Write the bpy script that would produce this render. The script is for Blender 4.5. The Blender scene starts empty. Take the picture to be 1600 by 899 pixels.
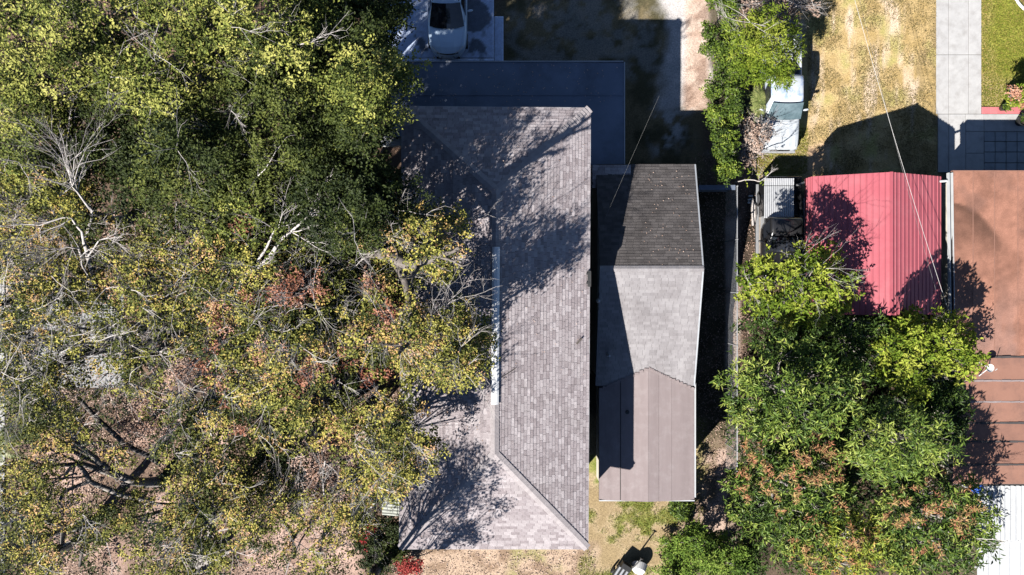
import bpy, bmesh, math, random
import numpy as np
from mathutils import Vector, Matrix, noise as mnoise

SC = bpy.context.scene
COL = SC.collection
RND = random.Random(11)
NP = np.random.default_rng(11)
H, F = 33.0, 1081.0                     # camera height above the ground (m), focal length in photo pixels

# ------------------------------------------------------------------ camera, sky, sun, exposure
cam_d = bpy.data.cameras.new('camera')
cam_d.sensor_width = 36.0
cam_d.lens = 36.0 * F / 1600.0
cam_d.clip_end = 2000
cam = bpy.data.objects.new('camera', cam_d)
cam.location = (0, 0, H)
cam.rotation_euler = (0, 0, 0)
COL.objects.link(cam)
SC.camera = cam

SUN_EL, SUN_AZ = math.radians(37.5), math.radians(221.0)   # azimuth the light comes from, clockwise from +Y
world = bpy.data.worlds.new('World')
SC.world = world
world.use_nodes = True
wn = world.node_tree.nodes
wl = world.node_tree.links
bg = wn['Background']
sky = wn.new('ShaderNodeTexSky')
sky.sky_type = 'NISHITA'
sky.sun_disc = False
sky.sun_elevation = SUN_EL
sky.sun_rotation = SUN_AZ
sky.air_density = 0.65
sky.dust_density = 0.1
sky.ozone_density = 2.0
wl.new(sky.outputs[0], bg.inputs[0])
bg.inputs[1].default_value = 0.05
sun_d = bpy.data.lights.new('sun', 'SUN')
sun_d.energy = 5.0
sun_d.angle = math.radians(0.5)
sun_d.color = (1.0, 0.955, 0.89)
sun = bpy.data.objects.new('sun', sun_d)
sv = Vector((math.sin(SUN_AZ) * math.cos(SUN_EL), math.cos(SUN_AZ) * math.cos(SUN_EL), math.sin(SUN_EL)))
sun.rotation_euler = sv.to_track_quat('Z', 'Y').to_euler()
sun.location = sv * 60
COL.objects.link(sun)
SC.view_settings.view_transform = 'Standard'
SC.view_settings.look = 'None'
SC.view_settings.gamma = 1.0
SC.view_settings.exposure = 1.1
SC.cycles.max_bounces = 6
SC.cycles.diffuse_bounces = 0

# ------------------------------------------------------------------ helpers
def P(px, py, z=0.0):
    """photo pixel + height -> world point"""
    s = (H - z) / F
    return Vector(((px - 800) * s, (449.5 - py) * s, z))

class MB:
    def __init__(self):
        self.v, self.f, self.t, self.m = [], [], [], []
    def add(self, vs, fs, tint=0.5, mi=0):
        o = len(self.v)
        self.v += [tuple(a) for a in vs]
        for f in fs:
            self.f.append(tuple(i + o for i in f)); self.t.append(tint); self.m.append(mi)
    def box(self, c, s, rz=0.0, tint=0.5, mi=0, bev=0.0):
        hx, hy, hz = s[0] / 2, s[1] / 2, s[2] / 2
        cr, sr = math.cos(rz), math.sin(rz)
        def w(x, y, z): return (c[0] + x * cr - y * sr, c[1] + x * sr + y * cr, c[2] + z)
        if bev:
            b = bev
            vs = [w(x, y, -hz) for x, y in ((-hx, -hy), (hx, -hy), (hx, hy), (-hx, hy))] + \
                 [w(x, y, hz - b) for x, y in ((-hx, -hy), (hx, -hy), (hx, hy), (-hx, hy))] + \
                 [w(x, y, hz) for x, y in ((-hx + b, -hy + b), (hx - b, -hy + b), (hx - b, hy - b), (-hx + b, hy - b))]
            fs = [(3, 2, 1, 0), (8, 9, 10, 11)]
            for k in (0, 4):
                for i in range(4):
                    j = (i + 1) % 4
                    fs.append((k + i, k + j, k + 4 + j, k + 4 + i))
        else:
            vs = [w(x, y, z) for z in (-hz, hz) for x, y in ((-hx, -hy), (hx, -hy), (hx, hy), (-hx, hy))]
            fs = [(3, 2, 1, 0), (4, 5, 6, 7), (0, 1, 5, 4), (1, 2, 6, 5), (2, 3, 7, 6), (3, 0, 4, 7)]
        self.add(vs, fs, tint, mi)
        return self
    def prism(self, pts, z0, z1, tint=0.5, mi=0):
        """pts: (x, y) or (x, y, z) counter-clockwise; extruded from z0 to z1 (or thickness z1 below each z)"""
        n = len(pts)
        if len(pts[0]) == 3:
            lo = [(p[0], p[1], p[2] - z1) for p in pts]; hi = [tuple(p) for p in pts]
        else:
            lo = [(p[0], p[1], z0) for p in pts]; hi = [(p[0], p[1], z1) for p in pts]
        fs = [tuple(range(n - 1, -1, -1)), tuple(range(n, 2 * n))]
        fs += [(i, (i + 1) % n, n + (i + 1) % n, n + i) for i in range(n)]
        self.add(lo + hi, fs, tint, mi)
        return self
    def tube(self, pts, rad, n=6, tint=0.5, mi=0, cap=True):
        pts = [Vector(p) for p in pts]
        if not hasattr(rad, '__len__'): rad = [rad] * len(pts)
        vs, k = [], len(pts)
        ref = Vector((0.31, 0.22, 0.93))
        for i, p in enumerate(pts):
            d = (pts[min(i + 1, k - 1)] - pts[max(i - 1, 0)])
            d = d.normalized() if d.length > 1e-9 else Vector((0, 0, 1))
            a = d.cross(ref)
            if a.length < 1e-3: a = d.cross(Vector((1, 0, 0)))
            a.normalize(); b = d.cross(a)
            for j in range(n):
                th = 2 * math.pi * j / n
                vs.append(p + (a * math.cos(th) + b * math.sin(th)) * rad[i])
        fs = []
        for i in range(k - 1):
            for j in range(n):
                j2 = (j + 1) % n
                fs.append((i * n + j, i * n + j2, (i + 1) * n + j2, (i + 1) * n + j))
        if cap:
            fs.append(tuple(range(n))); fs.append(tuple(range((k - 1) * n, k * n))[::-1])
        self.add(vs, fs, tint, mi)
        return self
    def loft(self, rings, tint=0.5, mi=0, cap=True):
        n = len(rings[0]); vs = [p for r in rings for p in r]; fs = []
        for i in range(len(rings) - 1):
            for j in range(n):
                j2 = (j + 1) % n
                fs.append((i * n + j, i * n + j2, (i + 1) * n + j2, (i + 1) * n + j))
        if cap:
            fs.append(tuple(range(n))[::-1]); fs.append(tuple(range((len(rings) - 1) * n, len(rings) * n)))
        self.add(vs, fs, tint, mi)
        return self
    def lathe(self, c, prof, n=12, tint=0.5, mi=0):
        rings = []
        for r, z in prof:
            rings.append([(c[0] + r * math.cos(2 * math.pi * j / n), c[1] + r * math.sin(2 * math.pi * j / n), c[2] + z) for j in range(n)])
        return self.loft(rings, tint, mi)
    def build(self, name, mats, parent=None, base=None, smooth=False, subsurf=0):
        me = bpy.data.meshes.new(name)
        b = base if base is not None else (parent_base(parent) if parent else Vector((0, 0, 0)))
        me.from_pydata([(v[0] - b[0], v[1] - b[1], v[2] - b[2]) for v in self.v], [], self.f)
        fin(me, mats, self.t, self.m, smooth)
        return link(name, me, parent, loc=(tuple(b) if parent is None else (0, 0, 0)), subsurf=subsurf)

def fin(me, mats, tint=None, mi=None, smooth=False):
    if not isinstance(mats, (list, tuple)): mats = [mats]
    for m in mats: me.materials.append(m)
    n = len(me.polygons)
    if tint is not None:
        a = me.attributes.new('tint', 'FLOAT', 'FACE')
        a.data.foreach_set('value', np.asarray(tint, dtype=np.float32))
    if mi is not None and len(mats) > 1:
        me.polygons.foreach_set('material_index', np.asarray(mi, dtype=np.int32))
    me.polygons.foreach_set('use_smooth', np.full(n, smooth, dtype=bool))
    me.update()

BASES = {}
def parent_base(o):
    while o is not None:
        if o.name in BASES: return BASES[o.name]
        o = o.parent
    return Vector((0, 0, 0))

def link(name, me, parent=None, loc=(0, 0, 0), subsurf=0):
    o = bpy.data.objects.new(name, me)
    COL.objects.link(o)
    o.location = loc
    if parent: o.parent = parent
    if subsurf:
        md = o.modifiers.new('subsurf', 'SUBSURF'); md.levels = subsurf; md.render_levels = subsurf
    return o

def thing(name, label, cat, base, group=None):
    o = bpy.data.objects.new(name, None)
    o.empty_display_size = 0.2
    COL.objects.link(o)
    o.location = base
    BASES[o.name] = Vector(base)
    o['label'] = label; o['category'] = cat
    if group: o['group'] = group
    return o

def tag(o, label, cat, group=None):
    o['label'] = label; o['category'] = cat
    if group: o['group'] = group
    return o

def struct(o):
    o['kind'] = 'structure'; return o
def stuff(o):
    o['kind'] = 'stuff'; return o

def quads_mesh(name, V, n_each, tint, mats):
    """V: (N*n_each, 3) array, consecutive n_each-gons"""
    N = len(V) // n_each
    me = bpy.data.meshes.new(name)
    me.vertices.add(len(V)); me.vertices.foreach_set('co', np.ascontiguousarray(V, dtype=np.float32).ravel())
    me.loops.add(len(V)); me.loops.foreach_set('vertex_index', np.arange(len(V), dtype=np.int32))
    me.polygons.add(N)
    me.polygons.foreach_set('loop_start', np.arange(0, len(V), n_each, dtype=np.int32))
    me.polygons.foreach_set('loop_total', np.full(N, n_each, dtype=np.int32))
    fin(me, mats, tint)
    return me

# value noise in numpy (2D)
class VN:
    def __init__(self, seed):
        self.g = np.random.default_rng(seed).random((256, 256))
    def one(self, x, y):
        xi = np.floor(x).astype(int); yi = np.floor(y).astype(int)
        fx = x - xi; fy = y - yi
        fx = fx * fx * (3 - 2 * fx); fy = fy * fy * (3 - 2 * fy)
        g = self.g
        a = g[xi % 256, yi % 256]; b = g[(xi + 1) % 256, yi % 256]
        c = g[xi % 256, (yi + 1) % 256]; d = g[(xi + 1) % 256, (yi + 1) % 256]
        return (a * (1 - fx) + b * fx) * (1 - fy) + (c * (1 - fx) + d * fx) * fy
    def fbm(self, x, y, s=1.0, o=4):
        t, amp, tot = 0, 1.0, 0
        for i in range(o):
            t = t + amp * self.one(x * s + 17.3 * i, y * s - 9.1 * i); tot += amp
            amp *= 0.55; s *= 2.03
        return t / tot
vn = VN(3); vn2 = VN(5)

# ------------------------------------------------------------------ materials
def nodes(name):
    m = bpy.data.materials.new(name); m.use_nodes = True
    nt = m.node_tree
    return m, nt, nt.nodes, nt.links, nt.nodes['Principled BSDF']

def ramp(nd, cols):
    r = nd.new('ShaderNodeValToRGB')
    e = r.color_ramp.elements
    for i, c in enumerate(cols):
        pos = i / max(1, len(cols) - 1)
        if i < 2: el = e[i]; el.position = pos
        else: el = e.new(pos)
        el.color = (*c, 1)
    # keep positions sorted when more than two
    return r

def mk(name, cols, rough=0.7, scale=3.0, detail=6, var=None, bump=0.0, bscale=30.0, metal=0.0, tint=False, spec=0.5, grime=None, gscale=1.2, gamt=0.5, coat=0.0, stretch=None):
    """cols: list of colours for a ramp, driven by noise (or by the face attribute 'tint' mixed with noise)"""
    m, nt, nd, lk, bs = nodes(name)
    tc = nd.new('ShaderNodeTexCoord')
    src = tc.outputs['Object']
    if stretch:
        mp = nd.new('ShaderNodeMapping'); mp.inputs['Scale'].default_value = stretch
        lk.new(src, mp.inputs[0]); src = mp.outputs[0]
    nz = nd.new('ShaderNodeTexNoise'); nz.inputs['Scale'].default_value = scale; nz.inputs['Detail'].default_value = detail
    nz.inputs['Roughness'].default_value = 0.65
    lk.new(src, nz.inputs['Vector'])
    r = ramp(nd, cols if len(cols) > 1 else [cols[0], cols[0]])
    fac = nz.outputs['Fac']
    st = nd.new('ShaderNodeMapRange'); st.inputs[1].default_value = 0.3; st.inputs[2].default_value = 0.7
    lk.new(fac, st.inputs[0]); fac = st.outputs[0]
    if tint:
        at = nd.new('ShaderNodeAttribute'); at.attribute_name = 'tint'
        mx = nd.new('ShaderNodeMix'); mx.inputs[0].default_value = tint
        lk.new(fac, mx.inputs[2]); lk.new(at.outputs['Fac'], mx.inputs[3]); fac = mx.outputs[0]
    lk.new(fac, r.inputs[0])
    colr = r.outputs[0]
    if grime:
        n2 = nd.new('ShaderNodeTexNoise'); n2.inputs['Scale'].default_value = gscale; n2.inputs['Detail'].default_value = 8
        n2.inputs['Roughness'].default_value = 0.7
        lk.new(tc.outputs['Object'], n2.inputs['Vector'])
        s2 = nd.new('ShaderNodeMapRange'); s2.inputs[1].default_value = 0.48; s2.inputs[2].default_value = 0.7
        s2.inputs[4].default_value = gamt
        lk.new(n2.outputs['Fac'], s2.inputs[0])
        mc = nd.new('ShaderNodeMix'); mc.data_type = 'RGBA'
        lk.new(s2.outputs[0], mc.inputs[0]); lk.new(colr, mc.inputs[6]); mc.inputs[7].default_value = (*grime, 1)
        colr = mc.outputs[2]
    lk.new(colr, bs.inputs['Base Color'])
    bs.inputs['Roughness'].default_value = rough
    bs.inputs['Metallic'].default_value = metal
    bs.inputs['Specular IOR Level'].default_value = spec
    bs.inputs['Coat Weight'].default_value = coat
    bs.inputs['Coat Roughness'].default_value = 0.05
    if bump:
        n3 = nd.new('ShaderNodeTexNoise'); n3.inputs['Scale'].default_value = bscale; n3.inputs['Detail'].default_value = 5
        lk.new(tc.outputs['Object'], n3.inputs['Vector'])
        bp = nd.new('ShaderNodeBump'); bp.inputs['Strength'].default_value = bump; bp.inputs['Distance'].default_value = 0.03
        lk.new(n3.outputs['Fac'], bp.inputs['Height']); lk.new(bp.outputs[0], bs.inputs['Normal'])
    return m

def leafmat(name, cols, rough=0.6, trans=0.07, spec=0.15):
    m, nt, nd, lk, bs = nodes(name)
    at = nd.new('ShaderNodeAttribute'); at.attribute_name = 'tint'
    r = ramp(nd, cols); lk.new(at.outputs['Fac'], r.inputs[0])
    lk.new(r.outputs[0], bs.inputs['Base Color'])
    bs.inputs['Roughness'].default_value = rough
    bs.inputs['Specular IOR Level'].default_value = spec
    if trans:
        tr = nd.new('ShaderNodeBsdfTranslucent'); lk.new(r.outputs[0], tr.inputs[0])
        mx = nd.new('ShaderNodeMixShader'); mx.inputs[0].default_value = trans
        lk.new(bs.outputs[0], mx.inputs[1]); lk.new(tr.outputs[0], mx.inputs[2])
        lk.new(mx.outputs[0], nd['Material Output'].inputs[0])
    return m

def vcmat(name, attr='zone', rough=0.95, scale=14.0, lo=0.62, hi=1.4, bump=0.5, bscale=25, scale2=60.0):
    """vertex-zone colours times two scales of noise"""
    m, nt, nd, lk, bs = nodes(name)
    at = nd.new('ShaderNodeAttribute'); at.attribute_name = attr
    tc = nd.new('ShaderNodeTexCoord')
    outs = []
    for sc_, l, h in ((scale, lo, hi), (scale2, 0.7, 1.3)):
        nz = nd.new('ShaderNodeTexNoise'); nz.inputs['Scale'].default_value = sc_; nz.inputs['Detail'].default_value = 6; nz.inputs['Roughness'].default_value = 0.7
        lk.new(tc.outputs['Object'], nz.inputs['Vector'])
        mr = nd.new('ShaderNodeMapRange'); mr.inputs[1].default_value = 0.3; mr.inputs[2].default_value = 0.7; mr.inputs[3].default_value = l; mr.inputs[4].default_value = h
        lk.new(nz.outputs['Fac'], mr.inputs[0]); outs.append(mr.outputs[0])
    mu = nd.new('ShaderNodeMath'); mu.operation = 'MULTIPLY'; lk.new(outs[0], mu.inputs[0]); lk.new(outs[1], mu.inputs[1])
    vm = nd.new('ShaderNodeVectorMath'); vm.operation = 'SCALE'
    lk.new(at.outputs['Color'], vm.inputs[0]); lk.new(mu.outputs[0], vm.inputs['Scale'])
    lk.new(vm.outputs[0], bs.inputs['Base Color'])
    bs.inputs['Roughness'].default_value = rough; bs.inputs['Specular IOR Level'].default_value = 0.2
    if bump:
        n3 = nd.new('ShaderNodeTexNoise'); n3.inputs['Scale'].default_value = bscale; n3.inputs['Detail'].default_value = 6
        lk.new(tc.outputs['Object'], n3.inputs['Vector'])
        bp = nd.new('ShaderNodeBump'); bp.inputs['Strength'].default_value = bump; bp.inputs['Distance'].default_value = 0.05
        lk.new(n3.outputs['Fac'], bp.inputs['Height']); lk.new(bp.outputs[0], bs.inputs['Normal'])
    return m

M = {}
M['ground'] = vcmat('ground_soil')
M['concrete'] = mk('pale_concrete', [(.36, .355, .355), (.47, .465, .46)], .85, 2.5, grime=(.27, .255, .245), gscale=2.2, gamt=.6, bump=.25, bscale=60, tint=.35)
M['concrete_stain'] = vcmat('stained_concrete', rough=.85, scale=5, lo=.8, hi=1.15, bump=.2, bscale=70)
M['old_concrete'] = mk('old_grey_concrete', [(.27, .27, .275), (.38, .38, .385)], .9, 2.5, grime=(.17, .16, .15), gscale=2, gamt=.6, bump=.3, bscale=50, tint=.3)
M['awning'] = mk('faded_green_awning', [(.27, .29, .26), (.38, .40, .36)], .7, 5, grime=(.15, .16, .13), gscale=4, gamt=.6)
M['tile'] = mk('grey_patio_tile', [(.27, .29, .31), (.37, .39, .41)], .7, 4, grime=(.12, .12, .12), gscale=1.5, gamt=.5, tint=.6)
M['pink_paver'] = mk('pink_painted_paver', [(.46, .13, .14), (.56, .19, .2)], .75, 4, tint=.5, bump=.2)
M['shingle'] = mk('weathered_shingle', [(.21, .178, .185), (.31, .27, .28), (.39, .35, .36), (.52, .475, .485)], .9, 9, tint=.62, bump=.5, bscale=140, spec=.25, grime=(.22, .195, .19), gscale=.7, gamt=.28)
M['cap'] = mk('hip_cap_shingle', [(.30, .27, .275), (.41, .375, .38)], .9, 9, tint=.5, bump=.4, bscale=140, spec=.25)
M['deck'] = mk('dark_roof_felt', [(.05, .045, .045), (.08, .07, .07)], .95)
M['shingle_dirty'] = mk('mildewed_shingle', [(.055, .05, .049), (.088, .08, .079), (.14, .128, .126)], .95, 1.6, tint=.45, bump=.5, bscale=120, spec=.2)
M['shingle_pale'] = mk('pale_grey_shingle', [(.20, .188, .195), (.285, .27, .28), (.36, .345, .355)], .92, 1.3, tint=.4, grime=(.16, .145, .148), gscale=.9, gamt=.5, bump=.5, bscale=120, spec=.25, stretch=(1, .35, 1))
M['roll'] = mk('mauve_roll_roofing', [(.225, .185, .185), (.30, .25, .25)], .9, 1.8, tint=.4, bump=.25, bscale=150, spec=.25, stretch=(2.0, .15, 1), grime=(.4, .36, .36), gscale=2.2, gamt=.3)
M['porch'] = mk('slate_blue_membrane', [(.115, .145, .20), (.165, .20, .275)], .5, .8, grime=(.075, .09, .12), gscale=.55, gamt=.8, spec=.5)
M['porch_edge'] = mk('grey_metal_edge', [(.33, .35, .38), (.42, .44, .47)], .5)
M['brown_roof'] = vcmat('brown_roof_coating', rough=.85, scale=3, lo=.85, hi=1.15, bump=.15, bscale=60, scale2=30)
M['brown_sheet'] = mk('terracotta_roof_sheet', [(.23, .115, .083), (.31, .16, .115)], .85, 1.6, tint=.5, grime=(.15, .085, .07), gscale=1.4, gamt=.6, bump=.15, bscale=60)
M['red_metal'] = mk('red_painted_metal', [(.345, .078, .10), (.405, .10, .125)], .5, 2, tint=.5, grime=(.42, .135, .155), gscale=1.1, gamt=.55, bump=.1, bscale=9)
M['white_metal'] = mk('white_painted_metal', [(.46, .475, .49), (.54, .555, .57)], .4, 3, grime=(.36, .36, .36), gscale=2, gamt=.3)
M['white_ridge'] = mk('glossy_white_vent', [(.72, .73, .74), (.80, .80, .80)], .22, 3, coat=.6)
M['stucco'] = mk('cream_stucco', [(.55, .5, .42), (.64, .59, .5)], .9, 4, bump=.3)
M['wood'] = mk('weathered_wood', [(.22, .19, .16), (.33, .29, .25)], .85, 5, bump=.3)
M['galv'] = mk('galvanised_steel', [(.40, .41, .43), (.5, .51, .53)], .45, 5, metal=.5)
M['dark_metal'] = mk('dark_metal', [(.03, .03, .03), (.05, .05, .05)], .5)
M['cable'] = mk('pale_cable_sheath', [(.45, .44, .43), (.55, .54, .53)], .6)
M['cable_dark'] = mk('weathered_cable_sheath', [(.12, .12, .12), (.2, .2, .2)], .7)
M['silver_paint'] = mk('silver_car_paint', [(.62, .78, .97), (.66, .82, .98)], .25, 1, coat=1.0)  # blue of the reflected sky is put into the silver base colour
M['white_paint'] = mk('white_truck_paint', [(.44, .48, .52), (.54, .575, .61)], .4, 2, coat=.4, grime=(.33, .36, .40), gscale=3, gamt=.6)
M['blotched_paint'] = mk('blotched_truck_paint', [(.46, .50, .54), (.54, .58, .62)], .4, 2, coat=.3, grime=(.10, .22, .52), gscale=2.6, gamt=.95)  # blue blotches scattered over the white by noise
M['black_paint'] = mk('black_truck_paint', [(.012, .012, .014), (.02, .02, .022)], .3, 1, coat=.8)
M['glass'] = mk('dark_car_glass', [(.012, .014, .018), (.02, .022, .028)], .04, 1, spec=.8, coat=1.0)
M['glass_pale'] = mk('sky_reflection_truck_glass', [(.07, .11, .13), (.16, .22, .25)], .08, 2.5, spec=.8, coat=1.0)  # pale blue of a sky reflection is put into the glass colour
M['lamp_lens'] = mk('headlight_lens', [(.6, .62, .65), (.7, .72, .75)], .1, 2, coat=1)
M['tyre'] = mk('tyre_rubber', [(.02, .02, .02), (.035, .035, .035)], .9)
M['rim'] = mk('alloy_rim', [(.4, .4, .42), (.5, .5, .52)], .3, metal=.8)
M['black_plastic'] = mk('black_plastic', [(.015, .015, .015), (.03, .03, .03)], .5)
M['white_plastic'] = mk('white_plastic', [(.7, .7, .69), (.78, .78, .77)], .4)
M['blue_tarp'] = mk('blue_tarp', [(.02, .08, .4), (.03, .12, .5)], .5, 6)
M['terracotta'] = mk('terracotta_pot', [(.35, .14, .08), (.42, .18, .1)], .8)
M['soil'] = mk('potting_soil', [(.03, .02, .015), (.06, .04, .03)], .95)
M['bark'] = mk('grey_oak_bark', [(.20, .175, .155), (.36, .33, .305)], .9, 7, bump=.6, bscale=30)
M['bark_dark'] = mk('dark_oak_bark', [(.09, .075, .065), (.2, .175, .155)], .9, 7, bump=.6, bscale=30)
M['bark_pale'] = mk('bleached_dead_wood', [(.36, .33, .31), (.56, .52, .50)], .85, 8, bump=.3)
L = {}
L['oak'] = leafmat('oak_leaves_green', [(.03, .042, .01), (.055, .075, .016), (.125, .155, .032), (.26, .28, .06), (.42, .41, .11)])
L['oak_dark'] = leafmat('oak_leaves_dark', [(.015, .025, .007), (.032, .047, .011), (.065, .085, .018), (.14, .16, .034)], spec=.2)  # shade of the deeper crowns is put into this darker leaf colour
L['autumn'] = leafmat('autumn_oak_leaves', [(.03, .045, .012), (.075, .09, .024), (.17, .18, .038), (.32, .31, .068), (.47, .42, .10), (.52, .34, .11), (.56, .34, .19)])
L['russet'] = leafmat('russet_leaves', [(.20, .07, .045), (.40, .17, .10), (.50, .27, .19), (.55, .36, .28)])
L['lime'] = leafmat('lime_leaves', [(.05, .085, .012), (.14, .215, .022), (.25, .33, .035), (.40, .44, .07)], trans=.3)
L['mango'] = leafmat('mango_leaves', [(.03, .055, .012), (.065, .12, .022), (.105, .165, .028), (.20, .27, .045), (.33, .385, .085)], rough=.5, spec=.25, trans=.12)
L['mango_lime'] = leafmat('young_mango_leaves', [(.05, .09, .014), (.13, .19, .025), (.25, .31, .04), (.38, .40, .06), (.45, .25, .08)], rough=.5, spec=.25, trans=.12)
L['panicle'] = leafmat('mango_flower_stalks', [(.33, .12, .07), (.47, .21, .11), (.48, .31, .14), (.40, .36, .12)], trans=.1)
L['hedge'] = leafmat('hedge_leaves', [(.03, .055, .01), (.08, .13, .018), (.17, .24, .03), (.28, .32, .05)], rough=.5, spec=.25)
L['palm'] = leafmat('palm_leaflets', [(.08, .11, .04), (.18, .22, .07), (.34, .34, .14)], rough=.4)
L['blush'] = leafmat('pinkish_dead_leaves', [(.22, .12, .08), (.42, .26, .19), (.56, .37, .29), (.62, .46, .38)])
L['dry'] = leafmat('dry_leaves', [(.22, .15, .11), (.42, .30, .24), (.55, .44, .38)], trans=.1)
L['fern'] = leafmat('bright_shrub_leaves', [(.04, .07, .014), (.09, .16, .024), (.17, .27, .04), (.28, .36, .07)], trans=.2)
L['red'] = leafmat('red_bracts', [(.22, .02, .02), (.36, .045, .045), (.45, .10, .08)], trans=.2)
L['litter'] = leafmat('fallen_oak_leaves', [(.20, .125, .09), (.40, .27, .205), (.54, .39, .315), (.64, .51, .43)], rough=.8, trans=0, spec=.2)
L['grass'] = leafmat('dry_grass_blades', [(.10, .10, .03), (.24, .19, .07), (.42, .31, .14), (.55, .43, .24)], rough=.7, trans=.15, spec=.2)
L['grass_green'] = leafmat('green_grass_blades', [(.08, .12, .015), (.20, .24, .03), (.34, .32, .06), (.42, .30, .1)], rough=.6, trans=.2, spec=.2)
# ------------------------------------------------------------------ ground
def smooth(a, lo, hi):
    t = np.clip((a - lo) / (hi - lo), 0, 1); return t * t * (3 - 2 * t)

def zone_grid(xs, ys, paint, zfun=None):
    X, Y = np.meshgrid(xs, ys)
    col = paint(X, Y)
    Z = zfun(X, Y) if zfun is not None else np.zeros_like(X)
    nx, ny = len(xs), len(ys)
    V = np.stack([X, Y, Z], -1).reshape(-1, 3)
    i = np.arange((nx - 1) * (ny - 1)); r = i // (nx - 1); c = i % (nx - 1)
    a = r * nx + c
    fc = np.stack([a, a + 1, a + nx + 1, a + nx], -1)
    return V, fc, col.reshape(-1, 3)

def grid_mesh(name, V, fc, col, mat, base=(0, 0, 0)):
    me = bpy.data.meshes.new(name)
    me.vertices.add(len(V)); me.vertices.foreach_set('co', (V - np.array(base)).astype(np.float32).ravel())
    me.loops.add(fc.size); me.loops.foreach_set('vertex_index', fc.astype(np.int32).ravel())
    n = len(fc); me.polygons.add(n)
    me.polygons.foreach_set('loop_start', np.arange(0, 4 * n, 4, dtype=np.int32))
    me.polygons.foreach_set('loop_total', np.full(n, 4, dtype=np.int32))
    at = me.color_attributes.new('zone', 'FLOAT_COLOR', 'POINT')
    at.data.foreach_set('color', np.concatenate([col, np.ones((len(col), 1))], 1).astype(np.float32).ravel())
    me.materials.append(mat); me.polygons.foreach_set('use_smooth', np.ones(n, dtype=bool)); me.update()
    return me

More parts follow.
